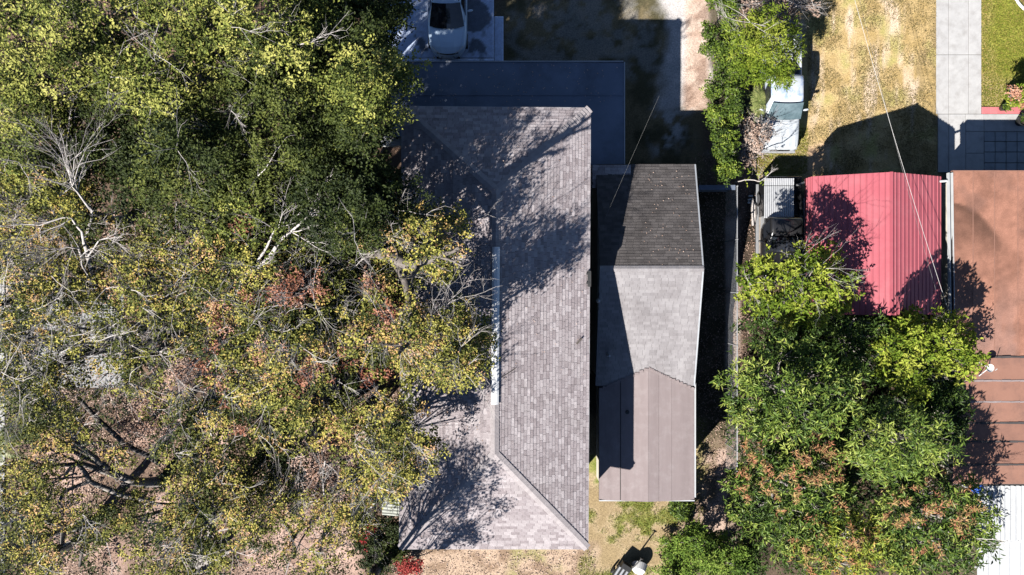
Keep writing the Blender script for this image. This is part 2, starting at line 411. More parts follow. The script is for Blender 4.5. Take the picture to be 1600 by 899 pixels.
def ground_paint(X, Y):
    px = 800 + X * F / H; py = 449.5 - Y * F / H
    w1 = (vn.fbm(X, Y, 0.5) - .5); w2 = (vn2.fbm(X, Y, 0.5) - .5)
    f1 = vn.fbm(X + 40, Y, 1.1, 5); f2 = vn2.fbm(X, Y + 30, 2.4, 4); f3 = vn2.fbm(X + 9, Y, .45, 3)
    C = np.empty(X.shape + (3,)); C[:] = (.115, .095, .065)
    def mixin(mask, a, b=None, t=None):
        nonlocal C
        a = np.array(a)
        colr = a if b is None else a + (np.array(b) - a) * t[..., None]
        C = C * (1 - mask[..., None]) + colr * mask[..., None]
    def box(x0, y0, x1, y1, soft=6, warp=0):
        qx = px + w1 * warp; qy = py + w2 * warp
        d = np.minimum(np.minimum(qx - x0, x1 - qx), np.minimum(qy - y0, y1 - qy))
        return smooth(d, -soft, soft)
    t1 = smooth(f1, .38, .62); t2 = smooth(f2, .38, .62); t3 = smooth(f3, .4, .6)
    # leaf litter under the oaks; crown shade is put into its dark tones
    mixin(box(-4000, -4000, 655, 5000, 10, 30), (.12, .085, .06), (.23, .15, .11), t1)
    mixin(box(-4000, 420, 660, 5000, 40, 80), (.10, .07, .05), (.20, .135, .10), np.clip(t1 * .7 + t2 * .4, 0, 1))
    for bx_ in ((195, 605, 290, 700), (50, 685, 130, 800), (455, 655, 570, 810), (330, 660, 360, 720), (215, 760, 300, 860), (380, 770, 560, 900), (90, 840, 200, 899)):  # patches of sunlit litter, painted paler than the shaded rest
        mixin(box(*bx_, 18, 50), (.30, .20, .155), (.52, .365, .30), np.clip(t1 * .5 + t2 * .5, 0, 1))
    mixin(box(-4000, 400, 95, 640, 30, 60) * .8, (.34, .33, .32), (.46, .44, .43), t2)
    # north yard of thin dry grass
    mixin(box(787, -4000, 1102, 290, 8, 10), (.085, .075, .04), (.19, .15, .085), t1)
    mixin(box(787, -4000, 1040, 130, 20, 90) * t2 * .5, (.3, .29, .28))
    # sandy strip; grey of the house shade is put into its west part
    mixin(box(1032, -600, 1102, 172, 9, 55), (.46, .44, .43), (.56, .52, .50), t2)
    mixin(box(1070, -600, 1106, 175, 6, 10), (.42, .30, .235), (.56, .44, .36), t2)
    mixin(box(1066, -600, 1106, 175, 6, 14) * smooth(f1, .5, .64) * .8, (.25, .165, .125))  # brown litter patches, with dappled tree shade put into their colour
    mixin(box(1030, 172, 1085, 240, 15, 70) * smooth(f2, .4, .6), (.42, .41, .40))
    # side yard between cottage and fence
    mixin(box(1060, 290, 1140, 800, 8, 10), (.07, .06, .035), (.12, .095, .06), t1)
    mixin(box(1134, 340, 1156, 600, 3, 6), (.33, .26, .22), (.48, .40, .35), t2)
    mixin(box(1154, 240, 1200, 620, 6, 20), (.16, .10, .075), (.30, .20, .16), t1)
    # south yard
    mixin(box(905, 660, 1080, 1500, 14, 40), (.30, .225, .125), (.47, .365, .235), t1)
    mixin(box(905, 700, 1080, 1500, 14, 40) * smooth(f1, .50, .62), (.17, .20, .045), (.26, .26, .08), t2)
    mixin(box(630, 850, 935, 1500, 8, 30), (.28, .195, .135), (.46, .34, .25), t2)
    mixin(box(800, 860, 935, 1500, 12, 40) * t1 * .7, (.28, .27, .1))
    mixin(box(1070, 690, 1150, 880, 14, 30), (.20, .15, .10), (.45, .33, .27), t2)
    mixin(box(1075, 660, 1100, 780, 10, 40) * .8, (.22, .2, .06))
    # neighbour: bare lane with dry lawn
    lawn = box(1240, -4000, 1465, 290, 10, 25)
    mixin(lawn, (.38, .27, .115), (.52, .385, .20), np.clip(t1 * .6 + t2 * .4, 0, 1))
    mixin(lawn * smooth(f1, .5, .68) * .75, (.34, .31, .10))
    mixin(lawn * smooth(vn2.fbm(X * 2.2, Y * .35, .9, 4), .56, .72), (.58, .46, .34))
    mixin(lawn * smooth(vn.fbm(X * 1.6 + 5, Y * .5, .8, 4), .58, .7) * smooth(px, 1380, 1440), (.27, .20, .10))
    mixin(box(1175, 195, 1262, 275, 9, 30), (.30, .27, .07), (.40, .40, .09), t1)
    mixin(box(1215, 215, 1290, 262, 9, 50) * .7, (.50, .34, .24))
    mixin(box(1105, 210, 1200, 300, 12, 30) * .8, (.2, .13, .09))
    # green lawn in the corner
    g = box(1531, -4000, 4000, 172, 3, 3)
    mixin(g, (.24, .27, .035), (.33, .34, .06), t1)
    mixin(g * smooth(1556 + w1 * 60 - px, -14, 18), (.40, .30, .10), (.46, .36, .14), t2)
    mixin(g * box(1531, 120, 1585, 175, 10, 25) * .8, (.44, .33, .17))
    mixin(box(1592, -200, 4000, 14, 3, 3) * smooth(px - 1592 - (py - 0) * .2, -2, 4), (.30, .17, .13))
    # around the sheds on the right; tree shade is put into the soil
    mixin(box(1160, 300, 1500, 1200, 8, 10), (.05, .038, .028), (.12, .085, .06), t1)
    return C

xs = np.concatenate([np.linspace(-300, -29, 16), np.linspace(-27.5, 27.5, 440), np.linspace(29, 300, 16)])
ys = np.concatenate([np.linspace(-300, -17, 14), np.linspace(-15.5, 15.5, 250), np.linspace(17, 300, 14)])
def gz(X, Y):
    return np.where((abs(X) < 27) & (abs(Y) < 15), (vn.fbm(X, Y, 1.7, 3) - .5) * .03 - .012, -.012)
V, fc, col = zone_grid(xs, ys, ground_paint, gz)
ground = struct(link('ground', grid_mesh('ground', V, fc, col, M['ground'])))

# ------------------------------------------------------------------ paved setting
def slab_pts(px0, py0, px1, py1):
    a = P(px0, py1); b = P(px1, py0)
    return a.x, a.y, b.x, b.y

def setting(name):
    o = bpy.data.objects.new(name, None); COL.objects.link(o); o['kind'] = 'structure'
    BASES[o.name] = Vector((0, 0, 0)); return o

def slab(parent, name, x0, y0, x1, y1, ztop, th, mat, gap=.012, bev=.008, tint=None):
    mb = MB(); mb.box(((x0 + x1) / 2, (y0 + y1) / 2, ztop - th / 2), (x1 - x0 - gap, y1 - y0 - gap, th), 0, RND.random() if tint is None else tint, 0, bev)
    return mb.build(name, mat, parent, base=Vector((0, 0, 0)))

# neighbour's driveway: three columns of slabs
drv = setting('driveway')
xcols = [1462.5, 1482, 1513, 1533]
yrows = [-330, -230, -130, -46, 86, 178.5]
for i in range(3):
    for j in range(5):
        x0, y0, x1, y1 = slab_pts(xcols[i], yrows[j], xcols[i + 1], yrows[j + 1])
        slab(drv, 'slab', x0, y0, x1, y1, .035, .12, M['concrete'], gap=.022)
for a in ((1465, 178.5, 1482, 270), (1482, 178.5, 1508.5, 270)):
    x0, y0, x1, y1 = slab_pts(*a); slab(drv, 'slab', x0, y0, x1, y1, .033, .12, M['concrete'], gap=.02)
pat = setting('patio')
for a in ((1508.5, 178.5, 1537, 206), (1508.5, 206, 1537, 240), (1508.5, 240, 1537, 300), (1537, 178.5, 1600, 206), (1600, 178.5, 1680, 206)):
    x0, y0, x1, y1 = slab_pts(*a); slab(pat, 'slab', x0, y0, x1, y1, .033, .12, M['concrete'], gap=.016)
ty = [206, 221.5, 238, 255, 272, 289]
for j in range(5):
    xo = 1537
    for i in range(8):
        w = 17.2
        x0, y0, x1, y1 = slab_pts(xo, ty[j], xo + w, ty[j + 1]); xo += w
        slab(pat, 'tile', x0, y0, x1, y1, .034 + RND.uniform(-.003, .004), .06, M['tile'], gap=.03)
edg = setting('border_strip')
for i in range(9):
    x0, y0, x1, y1 = slab_pts(1533.5 + i * 12, 167.5, 1545.5 + i * 12, 178.3)
    slab(edg, 'paver', x0, y0, x1, y1, .05 + RND.uniform(-.003, .003), .1, M['pink_paver'], gap=.008)
# curved white edging in the corner lawn
mb = MB(); pts = []
for k in range(14):
    t = k / 13; q = P(1584 + 3 * t + 34 * t * t, -14 + 46 * t - 4 * t * t, .05); pts.append(q)
mb.tube(pts, .06, 6)
tag(mb.build('lawn_edging', M['white_plastic'], base=P(1592, 8)), 'curved white edging round the mulch bed at the corner of the green lawn', 'edging')

# house driveway with moss stains (left top)
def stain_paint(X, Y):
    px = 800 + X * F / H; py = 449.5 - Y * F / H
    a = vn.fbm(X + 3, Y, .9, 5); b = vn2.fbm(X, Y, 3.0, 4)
    C = np.empty(X.shape + (3,)); C[:] = (.56, .66, .88)  # blue of the sky-lit shade is put into the base concrete colour
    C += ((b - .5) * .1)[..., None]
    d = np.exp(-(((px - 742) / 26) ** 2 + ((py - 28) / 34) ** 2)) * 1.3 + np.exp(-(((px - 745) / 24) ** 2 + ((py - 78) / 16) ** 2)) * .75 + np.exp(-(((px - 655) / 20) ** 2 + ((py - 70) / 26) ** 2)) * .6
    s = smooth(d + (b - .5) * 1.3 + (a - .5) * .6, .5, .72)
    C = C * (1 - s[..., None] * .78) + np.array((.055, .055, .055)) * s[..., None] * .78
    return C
fd = setting('front_driveway')
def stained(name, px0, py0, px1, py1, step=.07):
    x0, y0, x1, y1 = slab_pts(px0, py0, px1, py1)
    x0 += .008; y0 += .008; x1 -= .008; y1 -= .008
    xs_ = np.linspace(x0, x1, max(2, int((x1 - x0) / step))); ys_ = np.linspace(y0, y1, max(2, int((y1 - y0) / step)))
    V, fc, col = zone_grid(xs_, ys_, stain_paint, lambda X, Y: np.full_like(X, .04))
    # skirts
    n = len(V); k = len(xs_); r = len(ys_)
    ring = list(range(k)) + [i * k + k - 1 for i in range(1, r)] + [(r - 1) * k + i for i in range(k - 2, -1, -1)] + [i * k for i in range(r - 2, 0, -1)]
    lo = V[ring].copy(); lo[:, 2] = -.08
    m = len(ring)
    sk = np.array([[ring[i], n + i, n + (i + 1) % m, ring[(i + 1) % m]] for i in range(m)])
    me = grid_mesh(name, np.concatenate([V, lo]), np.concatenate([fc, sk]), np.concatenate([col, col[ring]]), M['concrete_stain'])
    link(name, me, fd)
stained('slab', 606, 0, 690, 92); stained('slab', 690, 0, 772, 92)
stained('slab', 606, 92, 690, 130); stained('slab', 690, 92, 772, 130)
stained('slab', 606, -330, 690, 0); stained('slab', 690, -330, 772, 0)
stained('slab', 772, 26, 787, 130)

# pavement along the left edge and a driveway apron that shows through the crowns
sw = setting('pavement')
for j in range(-1, 8):
    x0, y0, x1, y1 = slab_pts(-40, 400 + j * 62, 8, 462 + j * 62)
    slab(sw, 'slab', x0, y0, x1, y1, .03, .1, M['concrete'])
ap = setting('apron')
for a in ((60, 455, 128, 530), (128, 455, 194, 530), (60, 530, 128, 606), (128, 530, 194, 606)):
    x0, y0, x1, y1 = slab_pts(*a); slab(ap, 'slab', x0, y0, x1, y1, .03, .1, M['old_concrete'])

# ------------------------------------------------------------------ shingles
def poly_range(poly, v):
    us = []
    n = len(poly)
    for i in range(n):
        (u0, v0), (u1, v1) = poly[i], poly[(i + 1) % n]
        if (v0 - v) * (v1 - v) < 0 or (v0 == v) != (v1 == v):
            if v1 != v0: us.append(u0 + (u1 - u0) * (v - v0) / (v1 - v0))
    return (min(us), max(us)) if len(us) >= 2 else None

def shingles(mb, corners, expo=.127, wr=(.2, .36), tintf=None, singles=None, lift=.015, skip=None):
    """corners: eave A, eave B (A->B with the slope to the left), then the upper corners. singles: list that receives (origin, u, v, n, w)"""
    A, B = corners[0], corners[1]
    u = (B - A).normalized(); w = (corners[2] - A)
    n = u.cross(w).normalized()
    if n.z < 0: n = -n
    v = n.cross(u)
    poly = [((c - A).dot(u), (c - A).dot(v)) for c in corners]
    vmax = max(p[1] for p in poly)
    rows = int(vmax / expo) + 1
    for r in range(rows):
        v0 = r * expo; v1 = min(v0 + expo * 1.06, vmax)
        if v1 - v0 < .03: continue
        rg = poly_range(poly, min(v0 + expo * .5, vmax - .005))
        if not rg: continue
        c = rg[0] - RND.uniform(0, .3)
        while c < rg[1]:
            if singles is not None: wd = .306
            else: wd = RND.uniform(*wr)
            a = max(c, rg[0]); b = min(c + wd - .009, rg[1]); c += wd
            if b - a < .03: continue
            O = A + u * a + v * v0
            if skip and skip(O): continue
            if singles is not None and len(singles) < 300 and abs(b - a - .297) < 1e-6:
                singles.append((O, u, v, n)); continue
            lf = lift * RND.uniform(.75, 1.25)
            t = tintf(O) if tintf else RND.random()
            p0 = A + u * a + v * v0; p1 = A + u * b + v * v0; p2 = A + u * b + v * v1; p3 = A + u * a + v * v1
            top = [p0 + n * lf, p1 + n * lf, p2 + n * .003, p3 + n * .003]
            mb.add(top + [p0 - n * .002, p1 - n * .002], [(0, 1, 2, 3), (0, 4, 5, 1), (0, 3, 4), (1, 5, 2)], t)

def cap_line(mb, a, b, n1, n2, wid=.17, expo=.14, th=.02):
    """bent cap shingles over a hip or ridge from low a to high b; n1, n2: unit down-slope-ish side directions"""
    d = (b - a); Ln = d.length; d.normalize()
    k = int(Ln / expo)
    for i in range(k):
        s = a + d * (i * Ln / k); e = a + d * min(Ln, ((i + 1.12) * Ln / k))
        up = Vector((0, 0, 1)); h0 = up * (th + .022); h1 = up * (th + .006)
        t = RND.random()
        pts = [s + n1 * wid + h0, s + h0 * 1.15, s + n2 * wid + h0, e + n1 * wid + h1, e + h1, e + n2 * wid + h1,
               s + n1 * wid - up * .01, s, s + n2 * wid - up * .01]
        mb.add(pts, [(0, 1, 4, 3), (1, 2, 5, 4), (0, 6, 7, 1), (1, 7, 8, 2), (0, 3, 6), (2, 8, 5)], t)

# ------------------------------------------------------------------ main house
ZE, ZR = 5.8, 6.8
hb = Vector((-.7, -1.6, 0))
house = thing('house', 'two storey house with a long hipped roof of grey shingles and a white ridge vent', 'house', hb)
eTL, eTR, eBR, eBL = Vector((-4.33, 7.13, ZE)), Vector((3.09, 7.06, ZE)), Vector((2.99, -10.28, ZE)), Vector((-4.43, -10.28, ZE))
rS = Vector((-.655, -6.29, ZR)); rN = rS + (eTR - eBR) * (9.96 / (eTR - eBR).length)
def inset(p, c, d):
    q = Vector(p); q.x += d if p.x < c.x else -d; q.y += d if p.y < c.y else -d; return q
cen = Vector((-.7, -1.6, 0))
wq = [inset(p, cen, .5) for p in (eBL, eBR, eTR, eTL)]
mb = MB(); mb.prism([(p.x, p.y) for p in wq], -.1, ZE - .19, 0.5)
wall = mb.build('wall', M['stucco'], house)
# windows of the upper and lower floor, east and south walls
def window(parent, c, w, h, axis, out):
    mb = MB(); d = .05
    sx = (w, d) if axis == 'x' else (d, w)
    o = Vector(out)
    for k in (-1, 1):
        cc = Vector(c) + (Vector((k * w / 2, 0, 0)) if axis == 'x' else Vector((0, k * w / 2, 0))) + o * .02
        mb.box(cc, (.06, .09, h) if axis == 'x' else (.09, .06, h))
        mb.box(Vector(c) + Vector((0, 0, k * h / 2)) + o * .02, (w + .08, .1, .06) if axis == 'x' else (.1, w + .08, .06))
    mb.box(Vector(c) + o * .02, (w, .08, .04) if axis == 'x' else (.08, w, .04))
    f = mb.build('window', M['white_plastic'], parent)
    g = MB(); g.box(Vector(c) + o * .012, (w, .03, h) if axis == 'x' else (.03, w, h)); g.build('pane', M['glass'], f)
for zz in (4.3,):
    for yy in (-8.2, -6.0, 2.5):
        window(house, (wq[1].x + .0, yy, zz), 1.0, 1.2, 'y', (1, 0, 0))
    for xx in (-3.0, -.7, 1.4):
        window(house, (xx, wq[0].y, zz), 1.0, 1.2, 'x', (0, -1, 0))
# roof deck: eave slab + four slopes
mb = MB()
def P4(a, b, c, d=None):
    return [a, b, c] if d is None else [a, b, c, d]
dn = Vector((0, 0, -.17))
ev = [eBL, eBR, eTR, eTL]
mb.add(ev + [p + dn for p in ev] + [rS, rN], [(0, 1, 8), (1, 2, 9, 8), (2, 3, 9), (3, 0, 8, 9), (7, 6, 5, 4)] + [(i, i + 4, (i + 1) % 4 + 4, (i + 1) % 4) for i in range(4)])
roof = mb.build('roof', M['deck'], house)
sh = MB(); singles = []
shingles(sh, [eBL, eBR, rS], singles=singles)
shingles(sh, [eBR, eTR, rN, rS])
shingles(sh, [eTR, eTL, rN])
shingles(sh, [eTL, eBL, rS, rN])
stuff(sh.build('shingle_field', M['shingle'], roof))
# the shingles of the south hip that one can pick out, one object each
tabs = []
for k in range(12):
    mb = MB(); lf = .017 + .004 * (k % 3) / 2
    mb.add([(0, 0, lf), (.297, 0, lf), (.297, .135, .003), (0, .135, .003), (0, 0, -.002), (.297, 0, -.002)], [(0, 1, 2, 3), (0, 4, 5, 1), (0, 3, 4), (1, 5, 2)], (k + .5) / 12)
    me = bpy.data.meshes.new('shingle'); me.from_pydata(mb.v, [], mb.f); fin(me, M['shingle'], mb.t); tabs.append(me)
for O, u, v, n in singles:
    o = link('shingle', RND.choice(tabs), roof)
    m4 = Matrix(((u.x, v.x, n.x, O.x - hb.x), (u.y, v.y, n.y, O.y - hb.y), (u.z, v.z, n.z, O.z - hb.z), (0, 0, 0, 1)))
    o.matrix_basis = m4
def slope_dir(a, b, side, k=.418):
    d = (b - a); d.z = 0; d.normalize()
    s = Vector((d.y, -d.x, 0)) * side
    return s
for a, b in ((eBL, rS), (eBR, rS), (eTR, rN), (eTL, rN)):
    cp = MB(); d = (b - a).normalized()
    s1 = Vector((d.y, -d.x, 0)).normalized(); s2 = -s1
    n1 = (s1 + Vector((0, 0, -.19))).normalized(); n2 = (s2 + Vector((0, 0, -.19))).normalized()
    cap_line(cp, a + d * .05, b, n1, n2)
    cp.build('hip_cap', M['cap'], roof)
for a, b in ((rS, P(773, 632, ZR)), (rN, P(774.5, 386, ZR))):
    cp = MB(); n1 = Vector((1, 0, -.27)).normalized(); n2 = Vector((-1, 0, -.27)).normalized()
    cap_line(cp, a, b, n1, n2); cp.build('ridge_cap', M['cap'], roof)
rv0, rv1 = P(773.2, 632, ZR), P(775.2, 386, ZR)
mb = MB()
prof = [(-.145, -.02), (-.145, .055), (-.06, .1), (.06, .1), (.145, .055), (.145, -.02)]
mb.loft([[(p.x + a, p.y, p.z + b) for a, b in prof] for p in [rv0 + (rv1 - rv0) * t for t in (0, .25, .5, .75, 1)]])
vent = mb.build('ridge_vent', M['white_ridge'], roof)
# drip edge
mb = MB()
for a, b in zip(ev, ev[1:] + ev[:1]):
    d = (b - a).normalized(); o = Vector((d.y, -d.x, 0))
    c0, c1 = a + o * .012, b + o * .012
    mb.add([c0 + Vector((0, 0, .012)), c1 + Vector((0, 0, .012)), c1 + Vector((0, 0, -.1)), c0 + Vector((0, 0, -.1)), a + Vector((0, 0, .012)), b + Vector((0, 0, .012))], [(0, 3, 2, 1), (0, 1, 5, 4)])
mb.build('drip_edge', M['porch_edge'], roof)
# black gutter bracket on the east eave and a dark boot flashing
mb = MB(); a = P(920.5, 436, ZE)
mb.box((a.x, a.y, a.z + .05), (.13, .62, .14)); mb.box((a.x - .05, a.y + .2, a.z + .1), (.14, .07, .06)); mb.box((a.x - .05, a.y - .16, a.z + .1), (.14, .07, .06))
mb.build('eave_box', M['dark_metal'], house)

# porch roof (L-shaped, flat) with posts
ZP = 2.9
pl = [P(x, y, ZP) for x, y in ((610, 96), (975, 98), (975, 259), (924, 259))]
x_in = wq[1].x + .01; y_in = wq[2].y + .01
c0 = pl[0]; c1 = pl[1]; c2 = pl[2]
polyL = [(c0.x, y_in - .0), (x_in, y_in), (x_in, c2.y), (c2.x, c2.y), (c1.x, c1.y), (c0.x, c0.y)]
mb = MB(); mb.prism(polyL, ZP - .16, ZP)
pr = mb.build('porch_roof', M['porch'], house)
for k, (a, b) in enumerate(((polyL[3], polyL[4]), (polyL[4], polyL[5]))):
    mb = MB(); a = Vector((*a, ZP)); b = Vector((*b, ZP)); c = (a + b) / 2
    s = (.04, (b - a).length + .04, .2) if k == 0 else ((b - a).length - .05, .04, .2)
    off = Vector((.022, 0, -.07)) if k == 0 else Vector((0, .022, -.07))
    mb.box(c + off, s); mb.build('edge_trim', M['porch_edge'], pr)
for yk in (9.0,):
    mb = MB(); mb.box(((c0.x + c1.x) / 2, (y_in + polyL[4][1]) / 2 + .2, ZP + .006), (c1.x - c0.x - .1, .05, .02)); mb.build('seam', M['porch'], pr)
for x, y in ((c1.x - .15, c1.y - .15), (c1.x - .15, c2.y + .2), (c1.x - 3.4, c1.y - .15), (c0.x + .2, c0.y - .15), (c1.x - 6.6, c1.y - .15)):
    mb = MB(); mb.box((x, y, (ZP - .16) / 2), (.12, .12, ZP - .16)); mb.build('post', M['white_plastic'], house)

# awnings on the west wall
def awning(name, label, px0, py0, px1, py1, z0, z1, ribs, mat):
    a = P(px1, py0, z1); b = P(px1, py1, z1); xo = P(px0, py0, z0).x
    base = Vector((wq[0].x, (a.y + b.y) / 2, 0))
    xin = wq[0].x
    # child of the house
    mb = MB(); ny = ribs * 4
    ring0, ring1 = [], []
    for i in range(ny + 1):
        y = b.y + (a.y - b.y) * i / ny; h = .025 if i % 4 in (1, 2) else 0
        ring0.append((xo, y, z0 + h)); ring1.append((xin, y, z1 + h))
    n = ny + 1
    mb.add(ring0 + ring1 + [(p[0], p[1], p[2] - .04) for p in ring0 + ring1], [(i + 1, i, n + i, n + i + 1) for i in range(ny)] + [(2 * n + i, 2 * n + i + 1, 3 * n + i + 1, 3 * n + i) for i in range(ny)] + [(i, i + 1, 2 * n + i + 1, 2 * n + i) for i in range(ny)])
    o = mb.build(name, mat, house); o['label'] = label
    for y in (b.y + .03, a.y - .03):
        m2 = MB(); m2.tube([(xo + .05, y, z0 - .02), (xin, y, z0 - .55)], .02, 5); m2.build('strut', M['white_metal'], o)
awning('awning', 'white metal awning over the side door', 594, 210, 642, 227, 2.55, 2.9, 4, M['white_metal'])
awning('awning', 'pale ribbed awning over the side window', 597, 764, 630, 809, 4.4, 4.75, 9, M['awning'])

# ------------------------------------------------------------------ back cottage with annex
cb = Vector((5.6, -2, 0))
cot = thing('cottage', 'single storey cottage behind the house, gabled dirty grey roof with a mauve flat annex', 'cottage', cb)
CZR, CZE = 4.45, 3.17
xr = P(1099.5, 420, CZR).x; yr = P(0, 420, CZR).y
xrN = P(1087.5, 257, CZE).x
yN = P(0, 257, CZE).y; CZS = 3.03; yS = yr - (CZR - CZS) / ((CZR - CZE) / (yN - yr))
xw = 3.62
mb = MB(); mb.prism([(xw + .1, yS + .4), (xr - .35, yS + .4), (xr - .35, yN - .4), (xw + .1, yN - .4)], -.1, CZS - .13)
# gable infill
mb.add([(xr - .35, yS + .4, CZE - .14), (xr - .35, yN - .4, CZE - .14), (xr - .35, yr, CZR - .16), (xr - .5, yS + .4, CZE - .14), (xr - .5, yN - .4, CZE - .14), (xr - .5, yr, CZR - .16)], [(0, 1, 2), (5, 4, 3), (0, 2, 5, 3), (1, 4, 5, 2)])
mb.build('wall', M['stucco'], cot)
A, B, Cc, D = Vector((xw, yS, CZS)), Vector((xr, yS, CZS)), Vector((xr, yr, CZR)), Vector((xw, yr, CZR))
E, G = Vector((xr, yN, CZE)), Vector((xw, yN, CZE))
mb = MB(); dd = Vector((0, 0, -.13))
pts = [A, B, Cc, D, E, G]
mb.add(pts + [p + dd for p in pts], [(0, 1, 2, 3), (3, 2, 4, 5), (0, 6, 7, 1), (1, 7, 8, 2), (2, 8, 10, 4), (4, 10, 11, 5), (6, 9, 8, 7), (9, 11, 10, 8), (0, 3, 9, 6), (3, 5, 11, 9)])
croof = mb.build('roof', M['deck'], cot)
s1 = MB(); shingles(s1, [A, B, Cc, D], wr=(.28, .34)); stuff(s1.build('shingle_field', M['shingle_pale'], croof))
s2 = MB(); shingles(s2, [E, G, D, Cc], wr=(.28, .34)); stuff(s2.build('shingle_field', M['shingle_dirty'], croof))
cp = MB(); cap_line(cp, D, Cc, Vector((0, -1, -.28)).normalized(), Vector((0, 1, -.28)).normalized(), wid=.13); cp.build('ridge_cap', M['shingle_pale'], croof)
mb = MB()
for a, b in ((B, Cc), (E, Cc)):
    o = Vector((.013, 0, 0)); up = Vector((0, 0, .018)); w_ = Vector((-.05, 0, 0))
    mb.add([a + o + up, b + o + up, b + o - up * 4, a + o - up * 4, a + w_ + up, b + w_ + up], [(0, 1, 2, 3), (0, 4, 5, 1)])
mb.build('drip_edge', M['porch_edge'], croof)
# breezeway roof between house and cottage
z0 = 3.05
bx0 = 3.62; q = P(993, 258, 3.3); q2 = P(993, 294, 3.3)
bz = MB(); bz.box(((bx0 + q.x - .35) / 2 - .1, (q.y + q2.y) / 2, 3.22), (q.x - bx0 + .15, q.y - q2.y, .12))
br = bz.build('breezeway_roof', M['deck'], cot)
s3 = MB(); Aq = [Vector((bx0 - .17, q2.y, 3.31)), Vector((q.x - .2, q2.y, 3.31)), Vector((q.x - .2, q.y, 3.29)), Vector((bx0 - .17, q.y, 3.29))]
shingles(s3, Aq, wr=(.25, .33)); stuff(s3.build('shingle_field', M['shingle'], br))
for x_, y_, h_, r_ in ((952, 556, .5, .045), (934, 470, .3, .05)):
    q = P(x_, y_, 3.9); zz = CZR - abs(q.y - yr) * (CZR - CZE) / (yr - yS)
    mb = MB(); mb.tube([(q.x, q.y, zz - .05), (q.x, q.y, zz + h_)], r_, 8); mb.tube([(q.x, q.y, zz - .02), (q.x, q.y, zz + .06)], [r_ * 2, r_ * 1.1], 8)
    mb.build('vent_pipe', M['galv'], croof)
# annex: low gable of roll roofing, five sheets
AZE, AZR = 3.0, 3.27
ys0 = P(0, 781, AZE).y
xe = [P(936, 0, AZE).x, P(970, 0, AZE + .2).x, P(1013, 0, AZR).x, P(1050, 0, AZE + .22).x, P(1085, 0, AZE).x]
zr = lambda x: AZE + (AZR - AZE) * (1 - abs(x - xe[2]) / ((xe[4] - xe[0]) / 2))
def ytop(x):   # where the sheet dies into the cottage's south slope
    z = zr(x); return yr - (CZR + .03 - z) / ((CZR - CZE) / (yN - yr))
mb = MB(); mb.prism([(xe[0] + .25, ys0 + .2), (xe[4] - .25, ys0 + .2), (xe[4] - .25, yS + .41), (xe[0] + .25, yS + .41)], -.1, AZE - .12)
mb.build('annex_wall', M['stucco'], cot)
mb = MB()
mb.add([(xe[0], ys0, AZE - .02), (xe[2], ys0, AZR - .02), (xe[4], ys0, AZE - .02), (xe[0], yS + .05, AZE - .02), (xe[2], yS + .6, AZR - .02), (xe[4], yS + .05, AZE - .02),
        (xe[0], ys0, AZE - .13), (xe[2], ys0, AZR - .13), (xe[4], ys0, AZE - .13), (xe[0], yS + .05, AZE - .13), (xe[2], yS + .6, AZR - .13), (xe[4], yS + .05, AZE - .13)],
       [(0, 1, 4, 3), (1, 2, 5, 4), (0, 6, 7, 1), (1, 7, 8, 2), (0, 3, 9, 6), (2, 8, 11, 5), (6, 9, 10, 7), (7, 10, 11, 8)])
ar = mb.build('annex_roof', M['deck'], cot)
xm = (xe[2] + xe[3]) / 2 - .05
xa = [xe[0], xe[1], xe[2], xm, xe[3], xe[4]]
for i in range(5):
    a, b = xa[i] + (.018 if i in (1,) else .004), xa[i + 1] - (.018 if i in (0,) else .004)
    nseg = 3; lo, hi = [], []
    mb = MB()
    for j in range(nseg + 1):
        x = a + (b - a) * j / nseg
        lo.append((x, ys0 - .01, zr(x) + .004 + .004 * (i % 2))); hi.append((x, ytop(x) + .02, zr(x) + .004 + .004 * (i % 2)))
    n = nseg + 1
    mb.add(lo + hi + [(p[0], p[1], p[2] - .022) for p in lo + hi], [(j, j + 1, n + j + 1, n + j) for j in range(nseg)] + [(2 * n + j + 1, 2 * n + j, j, j + 1)[::-1] for j in range(nseg)] + [(0, n, 3 * n, 2 * n), (n - 1, 3 * n - 1, 4 * n - 1, 2 * n - 1)], (.15, .3, .55, .95, .7)[i])
    mb.build('roofing_sheet', M['roll'], ar)
mb = MB(); mb.box(((xe[0] + xe[4]) / 2, ys0 - .03, AZE - .02), (xe[4] - xe[0], .05, .12)); mb.box((xe[4] + .03, (ys0 + yS) / 2 + .1, AZE - .03), (.06, yS - ys0, .1)); mb.build('fascia', M['white_metal'], ar)
mb = MB()   # crinkled flashing where the annex meets the shingles
for i in range(5):
    for j in range(6):
        x = xa[i] + (xa[i + 1] - xa[i]) * (j + .5) / 6
        mb.box((x, ytop(x) + .03, zr(x) + .03), ((xa[i + 1] - xa[i]) / 6 * .9, .09 + RND.uniform(0, .06), .012), RND.uniform(-.3, .3), RND.random())
mb.build('flashing', M['roll'], ar)
q = P(979, 643, 2.98); mb = MB(); mb.lathe((q.x, q.y, zr(q.x)), [(.09, 0), (.09, .03), (.05, .04), (.05, .14), (.001, .14)], 10); mb.build('vent_pipe', M['dark_metal'], ar)
# ------------------------------------------------------------------ red carport
kb = Vector((15.9, 1.9, 0))
car_p = thing('carport', 'red ribbed metal carport with a gabled roof and rounded eaves beside the bare lane', 'carport', kb)
KN, KS = P(0, 269, 4.0).y, P(0, 493, 4.0).y
KX, KL, KR = 15.9, 13.07, 18.73
